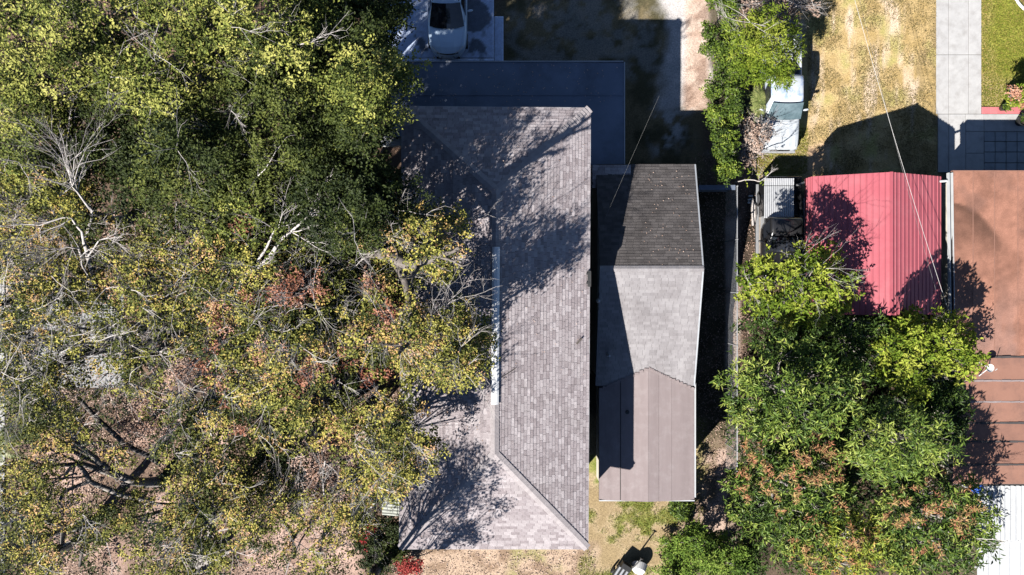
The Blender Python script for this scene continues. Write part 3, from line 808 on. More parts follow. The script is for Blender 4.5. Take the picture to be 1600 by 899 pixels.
# half profile from the ridge outwards to the skirt: (offset, z)
prof = [(0, 4.0)]
for i in range(1, 9): prof.append((2.7 * i / 8, 4.0 - 1.12 * i / 8))
prof += [(2.80, 2.81), (2.84, 2.70), (2.845, 2.45), (2.845, 2.15)]
def at_len(pr, s):
    for (a, b), (c, d) in zip(pr, pr[1:]):
        l = math.hypot(c - a, d - b)
        if s <= l or (c, d) == pr[-1]:
            t = min(1, s / l); return a + (c - a) * t, b + (d - b) * t, (c - a) / l, (d - b) / l
        s -= l
tot = sum(math.hypot(c - a, d - b) for (a, b), (c, d) in zip(prof, prof[1:]))
RIB = .235
for side in (-1, 1):
    npan = 4
    for p in range(npan):
        s0, s1 = tot * p / npan, tot * (p + 1) / npan
        row = []
        s = s0
        ss = [s0]
        k0 = math.ceil(s0 / RIB + 1e-6); k = k0
        while k * RIB + .045 < s1:
            c = k * RIB
            ss += [c - .030, c - .014, c + .014, c + .030]; k += 1
        ss.append(s1)
        pts = []
        for j, s in enumerate(ss):
            x, z, tx, tz = at_len(prof, s)
            ribh = .024 if (j - 1) % 4 in (1, 2) and 0 < j < len(ss) - 1 else 0
            nx, nz = -tz, tx
            pts.append((KX + side * (x + nx * ribh), z + nz * ribh + .004 * (p % 2)))
        mb = MB(); n = len(pts)
        vs = [(x, KS, z) for x, z in pts] + [(x, KN, z) for x, z in pts] + [(x, KS, z - .02) for x, z in pts] + [(x, KN, z - .02) for x, z in pts]
        up = [(j, j + 1, n + j + 1, n + j) for j in range(n - 1)]; dnf = [(2 * n + j + 1, 2 * n + j, 3 * n + j, 3 * n + j + 1) for j in range(n - 1)]
        en = [(j + 1, j, 2 * n + j, 2 * n + j + 1) for j in range(n - 1)] + [(n + j, n + j + 1, 3 * n + j + 1, 3 * n + j) for j in range(n - 1)]
        fs = up + dnf + en
        if side < 0: fs = [f[::-1] for f in fs]
        mb.add(vs, fs, RND.random()); mb.build('roof_panel', M['red_metal'], car_p)
mb = MB(); mb.box((KX, (KN + KS) / 2, 4.012), (.14, KN - KS + .02, .02)); mb.build('ridge_cap', M['red_metal'], car_p)
for y in (KN - .12, (KN + KS) / 2, KS + .12):
    for x in (KL + .08, KR - .08):
        mb = MB(); mb.box((x, y, 1.35), (.07, .07, 2.7)); mb.build('leg', M['galv'], car_p)
    mb = MB(); mb.tube([(KL + .08, y, 2.7), (KX, y, 3.88), (KR - .08, y, 2.7)], .035, 4); mb.build('rafter', M['galv'], car_p)
# gable sheet at the north end
mb = MB(); e = []
for x, z in [(KL + .12, 2.2), (KR - .12, 2.2), (KR - .15, 2.78), (KX, 3.9), (KL + .15, 2.78)]: e.append((x, z))
mb.add([(x, KN - .03, z) for x, z in e] + [(x, KN - .05, z) for x, z in e], [tuple(range(5)), tuple(range(9, 4, -1))] + [(i, 5 + i, 5 + (i + 1) % 5, (i + 1) % 5) for i in range(5)])
mb.build('gable_panel', M['red_metal'], car_p)

# ------------------------------------------------------------------ brown bungalow on the right edge
ZB = 3.0
bb = Vector((24, -2, 0))
bun = thing('bungalow', 'brown flat roofed bungalow with a white gutter at the right edge', 'bungalow', bb)
bx, bn = P(1489, 0, ZB).x, P(0, 268, ZB).y
bs_ = P(0, 758, ZB).y
bx1 = 29.5
ymid = P(0, 558, ZB).y
mb = MB(); mb.prism([(bx + .35, bs_ + .3), (bx1, bs_ + .3), (bx1, bn - .35), (bx + .35, bn - .35)], -.1, ZB - .2); mb.build('wall', M['stucco'], bun)
mb = MB(); mb.prism([(bx, bs_), (bx1 + .3, bs_), (bx1 + .3, bn), (bx, bn)], ZB - .2, ZB - .03); bro = mb.build('roof', M['deck'], bun)
def brown_paint(X, Y):
    s = (H - ZB) / F
    px = 800 + X / s; py = 449.5 - Y / s
    a = vn.fbm(X, Y, .8, 5); b = vn2.fbm(X, Y, 1.7, 4); w = (vn.fbm(X + 7, Y, .6, 3) - .5) * 40
    C = np.empty(X.shape + (3,)); C[:] = (.285, .14, .098)
    C *= (.82 + .36 * smooth(b, .3, .7))[..., None]
    # dried pond stain with a dark curved rim
    rim = 1575 - ((py - 300 + w * .3) / 100 - 1) ** 2 * 75 - 70 * smooth(330 - py + w * .2, 0, 30)
    inside = smooth(rim - px + w, -3, 12) * smooth(py - 285 - (px - 1490) * .55 + w * .4, -2, 16) * smooth(420 - py, 0, 60)
    edge = inside * smooth(46 - (rim - px + w), 0, 40)
    C = C * (1 - (.5 * inside + .4 * edge)[..., None]) + np.array((.085, .045, .032)) * (.5 * inside + .4 * edge)[..., None]
    dk = smooth(a, .54, .7) * .45
    C = C * (1 - dk[..., None]) + np.array((.17, .095, .075)) * dk[..., None]
    gr = smooth(py, 400, 540) * smooth(vn.fbm(X * 2, Y, .7, 4), .45, .65) * .4
    C = C * (1 - gr[..., None]) + np.array((.29, .19, .165)) * gr[..., None]
    return C
# upper roof: long sheets running north-south
xsm = [1489, 1520, 1553.5, 1590, 1626, 1662, 1698, 1734]
for i in range(len(xsm) - 1):
    a = P(xsm[i], 0, ZB).x + .008; b = P(xsm[i + 1], 0, ZB).x - .008
    xs_ = np.linspace(a, b, 9); ys_ = np.linspace(ymid + .02, bn, 90)
    zz = .006 * (i % 2)
    def zf(X, Y, a=a, b=b, zz=zz): return ZB + zz + .012 * ((X - a) / (b - a) - .5) ** 2 * 4
    V, fc, col = zone_grid(xs_, ys_, brown_paint, zf)
    link('roofing_sheet', grid_mesh('roofing_sheet', V, fc, col, M['brown_roof'], bb), bro)
    mb = MB(); mb.box((b + .008, (ymid + bn) / 2, ZB + .012), (.03, bn - ymid, .02)); mb.build('seam', M['brown_sheet'], bro)
ysm = [558, 595, 628, 661, 690, 726, 757]
for i in range(6):
    a = P(0, ysm[i + 1], ZB).y; b = P(0, ysm[i], ZB).y
    mb = MB(); th = .022 + .008 * (i % 2)
    x0 = bx + (.12 if i < 3 else .0)
    mb.box(((x0 + bx1) / 2, (a + b) / 2, ZB - .02 + th), (bx1 - x0, b - a - .05, .04), 0, (.5, .75, .8, .1, .0, .7)[i], 0, .01)
    mb.build('roofing_sheet', M['brown_sheet'], bro)
    mb = MB()
    for k in range(26):
        xx = x0 + (bx1 - x0) * (k + .5) / 26
        mb.box((xx, b, ZB + .02), ((bx1 - x0) / 26 * .97, .07 + RND.uniform(-.02, .03), .03 + RND.uniform(0, .02)), RND.uniform(-.05, .05), RND.random())
    mb.build('seam', M['roll'] if i in (1, 2) else M['deck'], bro)
mb = MB(); g0, g1 = P(1486, 270, ZB), P(1489, 502, ZB)
mb.loft([[(p.x + a, p.y, ZB + b) for a, b in ((-.1, -.16), (.07, -.16), (.07, .03), (.05, .03), (.045, -.13), (-.075, -.13), (-.08, .03), (-.1, .03))] for p in (g0, g1)])
gut = mb.build('gutter', M['white_metal'], bun)
mb = MB(); mb.tube([g0 + Vector((-.12, -.35, -.05)), g0 + Vector((-.5, -.35, -.25))], .05, 6); mb.build('downspout', M['white_metal'], bun)
mb = MB(); mb.box((bx - .03, (P(0, 504, ZB).y + bs_) / 2, ZB - .09), (.06, P(0, 504, ZB).y - bs_, .2)); mb.build('fascia', M['dark_metal'], bun)
mb = MB(); mb.box(((bx + bx1) / 2, bn + .02, ZB - .08), (bx1 - bx, .04, .18)); mb.build('fascia', M['brown_sheet'], bun)
# satellite dish on its tripod
q = P(1533, 573, ZB)
ds = thing('satellite_dish', 'small white satellite dish on a splayed frame on the brown roof', 'dish', (q.x, q.y, ZB))
mb = MB()
for a in (.6, 2.4, 4.4): mb.tube([(q.x + .42 * math.cos(a), q.y + .42 * math.sin(a), ZB + .05), (q.x, q.y, ZB + .5)], .022, 6)
mb.build('tripod', M['white_metal'], ds)
mb = MB(); mb.lathe((q.x, q.y, ZB + .5), [(.02, 0), (.08, .012), (.13, .04), (.165, .075), (.17, .075), (.13, .03), (.02, -.02)], 14); mb.build('dish', M['white_plastic'], ds)
mb = MB(); mb.tube([(q.x + .22, q.y - .1, ZB + .55), (q.x + .1, q.y, ZB + .85)], .015, 5); mb.build('arm', M['white_metal'], ds)

# white corrugated patio cover in the corner
ZW = 2.65
wb = P(1580, 840, 0)
wc = thing('patio_cover', 'white corrugated patio cover below the brown roof in the bottom right corner', 'patio cover', wb)
def corr(name, px0, py0, px1, py1, z, pitch, h, par, mat):
    a = P(px0, py1, z); b = P(px1, py0, z)
    n = max(1, round((b.x - a.x) / pitch)); pitch = (b.x - a.x + .02) / n; pr = []
    for k in range(n):
        x = a.x + k * pitch
        pr += [(x, 0), (x + pitch * .62, 0), (x + pitch * .70, h), (x + pitch * .92, h)]
    pr.append((a.x + n * pitch, 0))
    m = len(pr); mb = MB()
    vs = [(x, y, z + zz) for y in (a.y, b.y) for x, zz in pr] + [(x, y, z + zz - .012) for y in (a.y, b.y) for x, zz in pr]
    fs = []
    for j in range(m - 1):
        fs += [(j, j + 1, m + j + 1, m + j), (2 * m + j + 1, 2 * m + j, 3 * m + j, 3 * m + j + 1), (j + 1, j, 2 * m + j, 2 * m + j + 1)]
    mb.add(vs, fs, RND.random()); mb.build(name, mat, par)
wx = [1527, 1560, 1593, 1626, 1660]
for i in range(4):
    corr('roof_panel', wx[i], 759, wx[i + 1] + 1, 847, ZW + .03 + .004 * (i % 2), .235, .075, wc, M['white_metal'])
for i in range(4):
    corr('roof_panel', wx[i], 845, wx[i + 1] + 1, 960, ZW + .004 * (i % 2), .40, .05, wc, M['white_metal'])
for x, y in ((1532, 770), (1532, 890), (1650, 770), (1650, 890)):
    q = P(x, y, ZW); mb = MB(); mb.box((q.x, q.y, ZW / 2 - .02), (.09, .09, ZW - .04)); mb.build('post', M['white_metal'], wc)
q = P(1528, 762, ZW + .12)
mb = MB(); mb.lathe((q.x, q.y, q.z), [(.30, -.05), (.28, 0), (.17, .07), (.03, .11)], 9)
tag(mb.build('tarp', M['blue_tarp'], base=q), 'crumpled blue tarp at the corner where the white cover meets the brown roof', 'tarp')

# ------------------------------------------------------------------ vehicles
def ring(cx, cy, y, hp):
    """hp: half profile [(x, z)] from bottom centre up to top centre; mirrored"""
    r = [(cx + x, cy + y, z) for x, z in hp] + [(cx - x, cy + y, z) for x, z in reversed(hp)]
    return r

class Car:
    """nose towards -y; origin at the nose centre on the ground"""
    def __init__(self, name, label, cat, nose, paint, group=None):
        self.b = Vector((nose.x, nose.y, 0)); self.p = paint
        self.o = thing(name, label, cat, self.b, group)
    def body(self, secs, name='body', mat=None, sub=2, parent=None):
        rings = []
        for y, hw, zb, zt, crown in secs:
            hp = [(hw * .30, zb), (hw * .90, zb + .02), (hw, zb + (zt - zb) * .30), (hw * 1.0, zb + (zt - zb) * .62), (hw * .965, zt - .05), (hw * .86, zt), (hw * .5, zt + crown * .8), (hw * .15, zt + crown)]
            rings.append(ring(self.b.x, self.b.y, y, hp))
        mb = MB(); mb.loft(rings)
        return mb.build(name, mat or self.p, parent or self.o, smooth=True, subsurf=sub)
    def patch(self, name, rows, mat, parent=None, th=.012, sub=0):
        """rows: list of lists of local (x, y, z) forming a grid facing up"""
        mb = MB(); n = len(rows[0]); B = self.b
        vs = [(B.x + x, B.y + y, z) for r in rows for x, y, z in r]; m = len(vs)
        vs += [(x, y, z - th) for x, y, z in vs]
        fs = []
        for i in range(len(rows) - 1):
            for j in range(n - 1):
                a = i * n + j; f = (a, a + 1, a + n + 1, a + n); fs.append(f); fs.append(tuple(k + m for k in f[::-1]))
        k = len(rows)
        rim = list(range(n)) + [i * n + n - 1 for i in range(1, k)] + [(k - 1) * n + j for j in range(n - 2, -1, -1)] + [i * n for i in range(k - 2, 0, -1)]
        for i in range(len(rim)):
            a, b = rim[i], rim[(i + 1) % len(rim)]; fs.append((b, a, a + m, b + m))
        mb.add(vs, fs); return mb.build(name, mat, parent or self.o, smooth=False)
    def wheel(self, x, y, r=.34, w=.23):
        B = self.b; mb = MB()
        pr = [(-w / 2, r * .62), (-w / 2, r * .93), (-w / 2 + .03, r), (w / 2 - .03, r), (w / 2, r * .93), (w / 2, r * .62)]
        mb.loft([[(B.x + x + a, B.y + y + c * math.cos(t * math.pi / 8), r + c * math.sin(t * math.pi / 8)) for t in range(16)] for a, c in pr])
        wl_ = mb.build('wheel', M['tyre'], self.o)
        m2 = MB(); m2.loft([[(B.x + x + a, B.y + y + c * math.cos(t * math.pi / 8), r + c * math.sin(t * math.pi / 8)) for t in range(16)] for a, c in ((-w / 2 - .005, r * .6), (w / 2 + .005, r * .6))])
        m2.build('rim', M['rim'], wl_)
    def mirror(self, x, y, z, s):
        B = self.b; mb = MB()
        mb.loft([ring(B.x + x + s * a, B.y + y, 0, []) or [(B.x + x + s * a, B.y + y + b * math.cos(t * math.pi / 4) - a * .15 * -1, z + c * math.sin(t * math.pi / 4)) for t in range(8)] for a, b, c in ((0, .02, .02), (.08, .05, .06), (.18, .07, .085), (.27, .05, .06), (.30, .015, .02))])
        mb.build('mirror', self.p, self.o, smooth=True, subsurf=1)

# silver SUV, nose at pixel (700, 88)
suv = Car('parked_car', 'silver SUV with a dark windscreen parked on the mossy driveway, nose to the porch roof', 'car', P(700, 90.5, .55), M['silver_paint'])
suv.body([(0.0, .26, .38, .62, .01), (.05, .46, .28, .70, .02), (.17, .66, .25, .80, .03), (.36, .80, .25, .88, .04), (.60, .88, .24, .93, .05), (.95, .91, .24, .98, .07), (1.30, .92, .24, 1.04, .08), (1.6, .925, .24, 1.06, .06), (2.6, .93, .24, 1.06, .05), (3.8, .93, .24, 1.06, .05), (4.4, .90, .26, 1.06, .04), (4.62, .80, .32, .98, .02), (4.66, .6, .4, .8, .01)])
suv_roof = [(1.34, .80, 1.08), (1.62, .76, 1.27), (1.95, .71, 1.46), (2.2, .665, 1.575), (2.6, .655, 1.63), (3.3, .65, 1.64), (3.9, .64, 1.61), (4.25, .63, 1.54), (4.55, .7, 1.1)]
rings = []
for y, hw, zt in suv_roof:
    hp = [(hw * .5, .9), (.86, .92), (.865, 1.03 if y > 1.4 else 1.02), (hw * 1.035, zt - .06), (hw * .93, zt), (hw * .45, zt + .025), (hw * .1, zt + .03)]
    rings.append(ring(suv.b.x, suv.b.y, y, hp))
mb = MB(); mb.loft(rings); mb.build('cabin', M['silver_paint'], suv.o, smooth=True, subsurf=1)
rows = []
for t in (0, .2, .4, .6, .8, 1):
    y = 1.27 + .90 * t; z = 1.115 + (1.60 - 1.115) * t ** .92; hw = .80 - .155 * t
    rows.append([(hw * k / 4, y - .13 * (1 - abs(k / 4) ** 2.2) * (1 - t * .5) + .0, z + .03 * (1 - (k / 4) ** 2)) for k in range(-4, 5)])
suv.patch('windscreen', rows, M['glass'])
rows = [[(.50 * k / 3, y, 1.672 + .01 * (1 - (k / 3) ** 2)) for k in range(-3, 4)] for y in (2.36, 2.7, 3.1)]
suv.patch('sunroof', rows, M['glass'])
rows = []
for t in (0, .25, .5, .75, 1):
    y = .17 + 1.02 * t; hw = .50 + .27 * t ** .6
    rows.append([(hw * k / 4, y - (.09 * (1 - (k / 4) ** 2) if t < .5 else .11 * (1 - (k / 4) ** 2)), .845 + .255 * t ** .62 + .028 * (1 - (k / 4) ** 2) - .02 + (.012 if abs(k) == 2 else 0)) for k in range(-4, 5)])
suv.patch('bonnet', rows, M['silver_paint'])
suv.patch('grille_band', [[(x, .045 + .34 * x * x, .80 - .04 * abs(x)) for x in (-.5, -.25, 0, .25, .5)], [(x, .13 + .34 * x * x, .845 - .03 * abs(x)) for x in (-.5, -.25, 0, .25, .5)]], M['black_plastic'])
for s in (-1, 1):
    rows = [[(s * x, y, z) for x, y, z in r] for r in ([(.36, .09, .835), (.55, .19, .85), (.74, .37, .87)], [(.37, .15, .86), (.55, .26, .88), (.73, .46, .90)])]
    if s > 0: rows = [r for r in rows]
    suv.patch('headlight', rows if s > 0 else rows[::-1], M['lamp_lens'])
    rows = [[(s * .875, 1.75, 1.07), (s * .875, 2.6, 1.1), (s * .875, 3.9, 1.12)], [(s * .70, 2.15, 1.52), (s * .70, 2.7, 1.56), (s * .70, 3.8, 1.55)]]
    suv.patch('side_window', rows if s < 0 else rows[::-1], M['glass'])
    suv.mirror(s * .90, 1.95, 1.12, s)
    for y in (.86, 3.72): suv.wheel(s * .80, y, .36)
    rows = [[(s * .58, 2.2, 1.66), (s * .58, 3.0, 1.70), (s * .58, 3.9, 1.68)], [(s * .61, 2.2, 1.655), (s * .61, 3.0, 1.695), (s * .61, 3.9, 1.675)]]
    suv.patch('roof_rail', rows if s < 0 else rows[::-1], M['dark_metal'])
mb = MB(); mb.box((suv.b.x, suv.b.y + .04, .56), (.62, .05, .2), 0, .5, 0, .02); mb.build('grille', M['black_plastic'], suv.o)
mb = MB(); mb.box((suv.b.x, suv.b.y + .06, .36), (1.1, .07, .1), 0, .5, 0, .02); mb.build('bumper', M['black_plastic'], suv.o)

def pickup(name, label, nose, paint, roofpaint, L_cab, cab_len, bed_end, hood, hw=.90, zroof=1.76, gl='glass'):
    c = Car(name, label, 'pickup truck', nose, paint)
    c.body([(0.03, hw * .80, .42, .86, .01), (.10, hw * .93, .40, .93, .02), (.3, hw * .97, .36, .98, .03), (hood * .6, hw * .99, .36, 1.03, .04), (hood, hw, .36, 1.06, .03), (hood + .5, hw, .36, 1.06, .01), (hood + L_cab, hw, .36, 1.06, .0)], sub=2)
    y0, y1 = hood - .05, hood + .72
    rings = []
    for y, w_, zt in ((y0, .80, 1.09), (y0 + .35, .76, 1.40), (y1, .72, zroof - .05), (y1 + .25, .71, zroof), (hood + L_cab - .25, .71, zroof), (hood + L_cab - .08, .72, zroof - .06), (hood + L_cab, .76, 1.2)):
        hp = [(w_ * .4, .95), (hw * .95, .97), (hw * .955, 1.05), (w_ * 1.04, zt - .06), (w_ * .95, zt), (w_ * .45, zt + .02), (w_ * .1, zt + .022)]
        rings.append(ring(c.b.x, c.b.y, y, hp))
    mb = MB(); mb.loft(rings); mb.build('cabin', roofpaint, c.o, smooth=True, subsurf=1)
    rows = []
    for t in (0, .33, .66, 1):
        y = y0 + .03 + .60 * t; z = 1.135 + (zroof - .075 - 1.135) * t; w_ = .80 - .10 * t
        rows.append([(w_ * k / 3, y - .05 * (1 - (k / 3) ** 2), z + .035) for k in range(-3, 4)])
    c.patch('windscreen', rows, M[gl])
    for k in (-.35, .3):
        c.patch('wiper', [[(k - .28, y0 + .06, 1.165), (k + .28, y0 + .16, 1.235)], [(k - .28, y0 + .085, 1.18), (k + .28, y0 + .185, 1.25)]], M['black_plastic'])
    hr = []
    for t in (0, .3, .6, 1):
        hr.append([(hw * .74 * k / 4, .14 + (hood - .26) * t, .985 + .085 * t ** .7 + .028 * (1 - abs(k) / 4) + (.014 if abs(k) == 2 else 0)) for k in range(-4, 5)])
    c.patch('bonnet', hr, paint)
    for s in (-1, 1):
        rows = [[(s * .885, y0 + .5, 1.10), (s * .885, y0 + 1.2, 1.10)], [(s * .765, y1 + .1, zroof - .13), (s * .765, hood + L_cab - .2, zroof - .13)]]
        c.patch('side_window', rows if s < 0 else rows[::-1], M['glass'])
        c.mirror(s * hw, y0 + .42, 1.2, s)
        for y in (.75, bed_end - .95): c.wheel(s * (hw - .12), y, .37, .24)
        rows = [[(s * .5, .035, .70), (s * .80, .08, .70)], [(s * .5, .06, .86), (s * .80, .10, .86)]]
        c.patch('headlight', rows if s > 0 else rows[::-1], M['lamp_lens'])
    # bed: floor, two sides, tailgate
    b0 = hood + L_cab + .03
    m = MB(); B = c.b
    m.box((B.x, B.y + (b0 + bed_end) / 2, .66), (hw * 2 - .16, bed_end - b0, .08))
    bed = m.build('bed', paint, c.o)
    for s in (-1, 1):
        m = MB(); m.box((B.x + s * (hw - .05), B.y + (b0 + bed_end) / 2, .80), (.10, bed_end - b0, .80), 0, .5, 0, .03); m.build('side', paint, bed)
    m = MB(); m.box((B.x, B.y + bed_end - .04, .86), (hw * 2 - .22, .07, .62), 0, .5, 0, .02); m.build('tailgate', paint, bed)
    m = MB(); m.box((B.x, B.y + b0 + .03, .86), (hw * 2 - .22, .05, .66), 0, .5, 0, .02); m.build('headboard', paint, bed)
    m = MB(); m.box((B.x, B.y + .03, .5), (hw * 1.86, .14, .2), 0, .5, 0, .04); m.build('bumper', M['galv'], c.o)
    m = MB(); m.box((B.x, B.y + .035, .76), (.9, .05, .18), 0, .5, 0, .02); m.build('grille', M['black_plastic'], c.o)
    return c
wt = pickup('pickup_truck', 'white pickup truck with a blue blotched cab half under the yellow green tree', P(1219, 236, .8), M['white_paint'], M['blotched_paint'], 1.95, 1.6, 5.3, 1.42, hw=.86, zroof=1.8, gl='glass_pale')
bt = pickup('pickup_truck', 'black pickup truck with a ribbed sheet over its bed, nose under the lime tree', P(1219, 437, .8), M['black_paint'], M['black_paint'], 1.55, 1.3, 4.75, 1.35, hw=.86, zroof=1.72)
# ribbed sheet on the black pickup's bed
corr_b = P(1218, 305, 1.3)
m = MB(); nx = 16; W_ = 1.38
for k, (ya, yb, zz) in enumerate(((279, 290, 1.30), (291, 341, 1.27))):
    pr = []
    for i in range(nx):
        x = corr_b.x - W_ / 2 + W_ * i / nx; pr += [(x, 0), (x + W_ / nx * .5, .028)]
    ya_, yb_ = P(0, ya, zz).y, P(0, yb, zz).y
    n = len(pr)
    m.add([(x, yb_, zz + h) for x, h in pr] + [(x, ya_, zz + h + .02) for x, h in pr] + [(x, yb_, zz + h - .012) for x, h in pr] + [(x, ya_, zz + h + .008) for x, h in pr], [(j, j + 1, n + j + 1, n + j) for j in range(n - 1)] + [(3 * n + j, 3 * n + j + 1, 2 * n + j + 1, 2 * n + j) for j in range(n - 1)])
tag(m.build('metal_sheet', M['galv'], base=corr_b), 'grey ribbed metal sheet laid over the bed of the black pickup', 'metal sheet')
# ladder and pale rail either side of the black pickup
def ladder(name, label, px, py0, py1, z, w, mat):
    a = P(px, py1, z); b = P(px, py0, z); base = Vector((a.x, (a.y + b.y) / 2, 0))
    t = thing(name, label, 'ladder', base)
    for s in (-1, 1):
        m = MB(); m.box((a.x + s * w / 2, (a.y + b.y) / 2, z), (.05, b.y - a.y, .07)); m.build('rail', mat, t)
    k = int((b.y - a.y) / .3)
    for i in range(k):
        m = MB(); m.box((a.x, a.y + (i + .5) * (b.y - a.y) / k, z), (w - .06, .06, .03)); m.build('rung', mat, t)
    for yy in (a.y + .25, b.y - .25):
        m = MB(); m.box((a.x, yy, (z - .035) / 2), (w * .7, .12, z - .035)); m.build('trestle', M['wood'], t)
    return t
ladder('ladder', 'grey aluminium ladder on trestles between the black pickup and the red carport', 1250, 310, 388, .7, .36, M['galv'])
pb = P(1187, 350, 0)
pl_ = thing('plank_stack', 'long grey planks stacked along the west side of the black pickup', 'planks', pb)
for k, (x, w, z) in enumerate(((1183.5, .13, .16), (1187.5, .1, .16), (1191.5, .16, .22))):
    a, b = P(x, 402, z), P(x + .5, 288 + 3 * k, z)
    m = MB(); m.box(((a.x + b.x) / 2, (a.y + b.y) / 2, z / 2), (w, b.y - a.y, z), 0, .5, 0, .01); m.build('plank', M['galv'] if k != 1 else M['wood'], pl_)
q = P(1177, 330, .15); m = MB(); m.tube([q + Vector((0, -.7, .0)), q + Vector((.02, -.2, .05)), q + Vector((0, .25, .03)), q + Vector((-.05, .6, .0))], [.07, .12, .13, .05], 7)
tag(m.build('log', M['bark_pale'], base=q), 'pale bare log lying beside the planks', 'log')
for (x, y, n) in ((1177, 312, 3),):
    q = P(x - 6, y, .03); t = thing('brick_pile', 'three white bricks dropped on the dark soil beside the pale log', 'bricks', q)
    for i in range(n):
        m = MB(); m.box((q.x + .1 * RND.random(), q.y + .16 * (i - 1), .05), (.2, .09, .08), RND.uniform(-.3, .3), .5, 0, .008); m.build('brick', M['white_plastic'], t)
# pallet behind the white pickup
q = P(1189, 157, .5); pt = thing('pallet', 'grey wooden pallet leaning beside the cab of the white pickup', 'pallet', P(1189, 157, 0))
for k in range(3):
    m = MB(); m.box((q.x - .14 + .14 * k, q.y, .55), (.1, 1.0, .025)); m.build('slat', M['wood'], pt)
for k in (-1, 0, 1):
    m = MB(); m.box((q.x, q.y + k * .42, .49), (.44, .09, .09)); m.build('bearer', M['wood'], pt)
for k in (-1, 1):
    m = MB(); m.box((q.x, q.y + k * .42, .22), (.3, .12, .44)); m.build('block', M['wood'], pt)

# ------------------------------------------------------------------ chain-link fence and gate
fx = P(1152, 0, 1.75).x; fy0 = P(0, 291, 1.75).y; fy1 = -8.6
fb = Vector((fx, (fy0 + fy1) / 2, 0))
fe = thing('fence', 'tall chain link fence on steel posts between the cottage yard and the hedge side', 'fence', fb)
y = fy0; k = 0
while y > fy1 - .01:
    m = MB(); m.tube([(fx, y, -.1), (fx, y, 1.8)], .03, 6); m.tube([(fx, y, 1.8), (fx, y, 1.84)], [.035, .01], 6); m.build('post', M['galv'], fe); y -= 2.4
m = MB(); m.tube([(fx, fy0, 1.75), (fx, fy1, 1.75)], .024, 6); m.build('top_rail', M['galv'], fe)
m = MB(); pitch = .11; n = int((fy0 - fy1) / pitch)
for i in range(-16, n):
    for s in (1, -1):
        ya = fy0 - i * pitch; za, zb = (.05, 1.73)
        yb = ya - 1.68 if True else 0
        if s < 0: za, zb = zb, za
        # clip to the run
        p, q = Vector((fx, ya, za)), Vector((fx, yb, zb))
        if p.y > fy0: t = (fy0 - q.y) / (p.y - q.y); p = q + (p - q) * t
        if q.y < fy1: t = (p.y - fy1) / (p.y - q.y); q = p + (q - p) * t
        if p.y - q.y < .05: continue
        m.tube([p, q], .0028, 3, cap=False)
stuff(m.build('wire_mesh', M['galv'], fe))
gx0 = P(1092, 0, 1.7).x
gt = thing('gate', 'blue grey board gate across the side yard at the corner of the cottage', 'gate', Vector(((gx0 + fx) / 2, fy0, 0)))
k = 12
for i in range(k):
    m = MB(); w = (fx - .08 - gx0) / k; m.box((gx0 + w * (i + .5), fy0 - .0, .88), (w - .012, .025, 1.66), 0, RND.random(), 0, .006); m.build('board', M['porch_edge'], gt)
for z in (.35, 1.45):
    m = MB(); m.box(((gx0 + fx - .08) / 2, fy0 - .035, z), (fx - .08 - gx0, .04, .09)); m.build('rail', M['porch_edge'], gt)
m = MB(); m.box(((gx0 + fx - .08) / 2, fy0 - .06, 1.72), (fx - .08 - gx0, .22, .03)); m.build('cap_rail', M['porch'], gt)

# ------------------------------------------------------------------ overhead cables
def cable(label, pts, sag=.0, r=.014, n=30, mt='cable'):
    a, b = pts
    m = MB(); L_ = [a + (b - a) * (i / n) + Vector((0, 0, -sag * 4 * (i / n) * (1 - i / n))) for i in range(n + 1)]
    m.tube(L_, r, 5)
    tag(m.build('power_line', M[mt], base=(a + b) / 2), label, 'power line')
cable('white overhead service cable slanting over the lane and the red carport', (P(1303, -120, 5.4), P(1484, 492, 4.4)), .2, .0075)
cable('thin grey overhead cable beside the white one over the red carport', (P(1316, -120, 5.0), P(1476, 500, 4.2)), .25, .005, mt='cable_dark')
cable('thin pale cable running from the house eave over the breezeway roof', (P(944, 345, 4.6), P(1030, 150, 6.0)), .1, .003, mt='cable_dark')

# ------------------------------------------------------------------ garden things south of the cottage
cbp = P(972, 886, 0)
ct = thing('garden_cart', 'black garden cart with pale slats and a long raised handle, bottom edge of the yard', 'garden cart', cbp)
rz = math.radians(-33)
def loc(x, y): return (cbp.x + x * math.cos(rz) - y * math.sin(rz), cbp.y + x * math.sin(rz) + y * math.cos(rz))
m = MB(); x, y = loc(0, .22); m.box((x, y, .42), (.50, .26, .36), rz, .5, 0, .02); m.build('box', M['black_plastic'], ct)
x, y = loc(0, -.22); m = MB(); m.box((x, y, .34), (.62, .66, .06), rz, .5, 0, .01); m.build('tray', M['black_plastic'], ct)
for k in (-1, 0, 1):
    x, y = loc(k * .2, -.2); m = MB(); m.box((x, y, .39), (.10, .5, .03), rz, .5, 0, .008); m.build('slat', M['galv'], ct)
x, y = loc(.22, .2); x2, y2 = loc(.22, 1.05); m = MB(); m.tube([(x, y, .45), ((x + x2) / 2, (y + y2) / 2, .75), (x2, y2, .95)], [.045, .035, .03], 7); x3, y3 = loc(.14, 1.05); x4, y4 = loc(.3, 1.05); m.tube([(x3, y3, .95), (x4, y4, .95)], .025, 6); m.build('handle', M['black_plastic'], ct)
for s in (-1, 1):
    x, y = loc(s * .36, -.3); m = MB(); c_, s_ = math.cos(rz), math.sin(rz)
    m.loft([[(x + a * c_ - r * math.cos(t * math.pi / 6) * s_, y + a * s_ + r * math.cos(t * math.pi / 6) * c_, .18 + r * math.sin(t * math.pi / 6)) for t in range(12)] for a, r in ((-.04, .12), (-.03, .18), (.03, .18), (.04, .12))]); m.build('wheel', M['tyre'], ct)
q = P(997, 882, 0)
m = MB(); R0 = .36
tl = Vector((-.25, -.72, .65)).normalized(); e1 = tl.cross(Vector((0, 0, 1))).normalized(); e2 = tl.cross(e1)
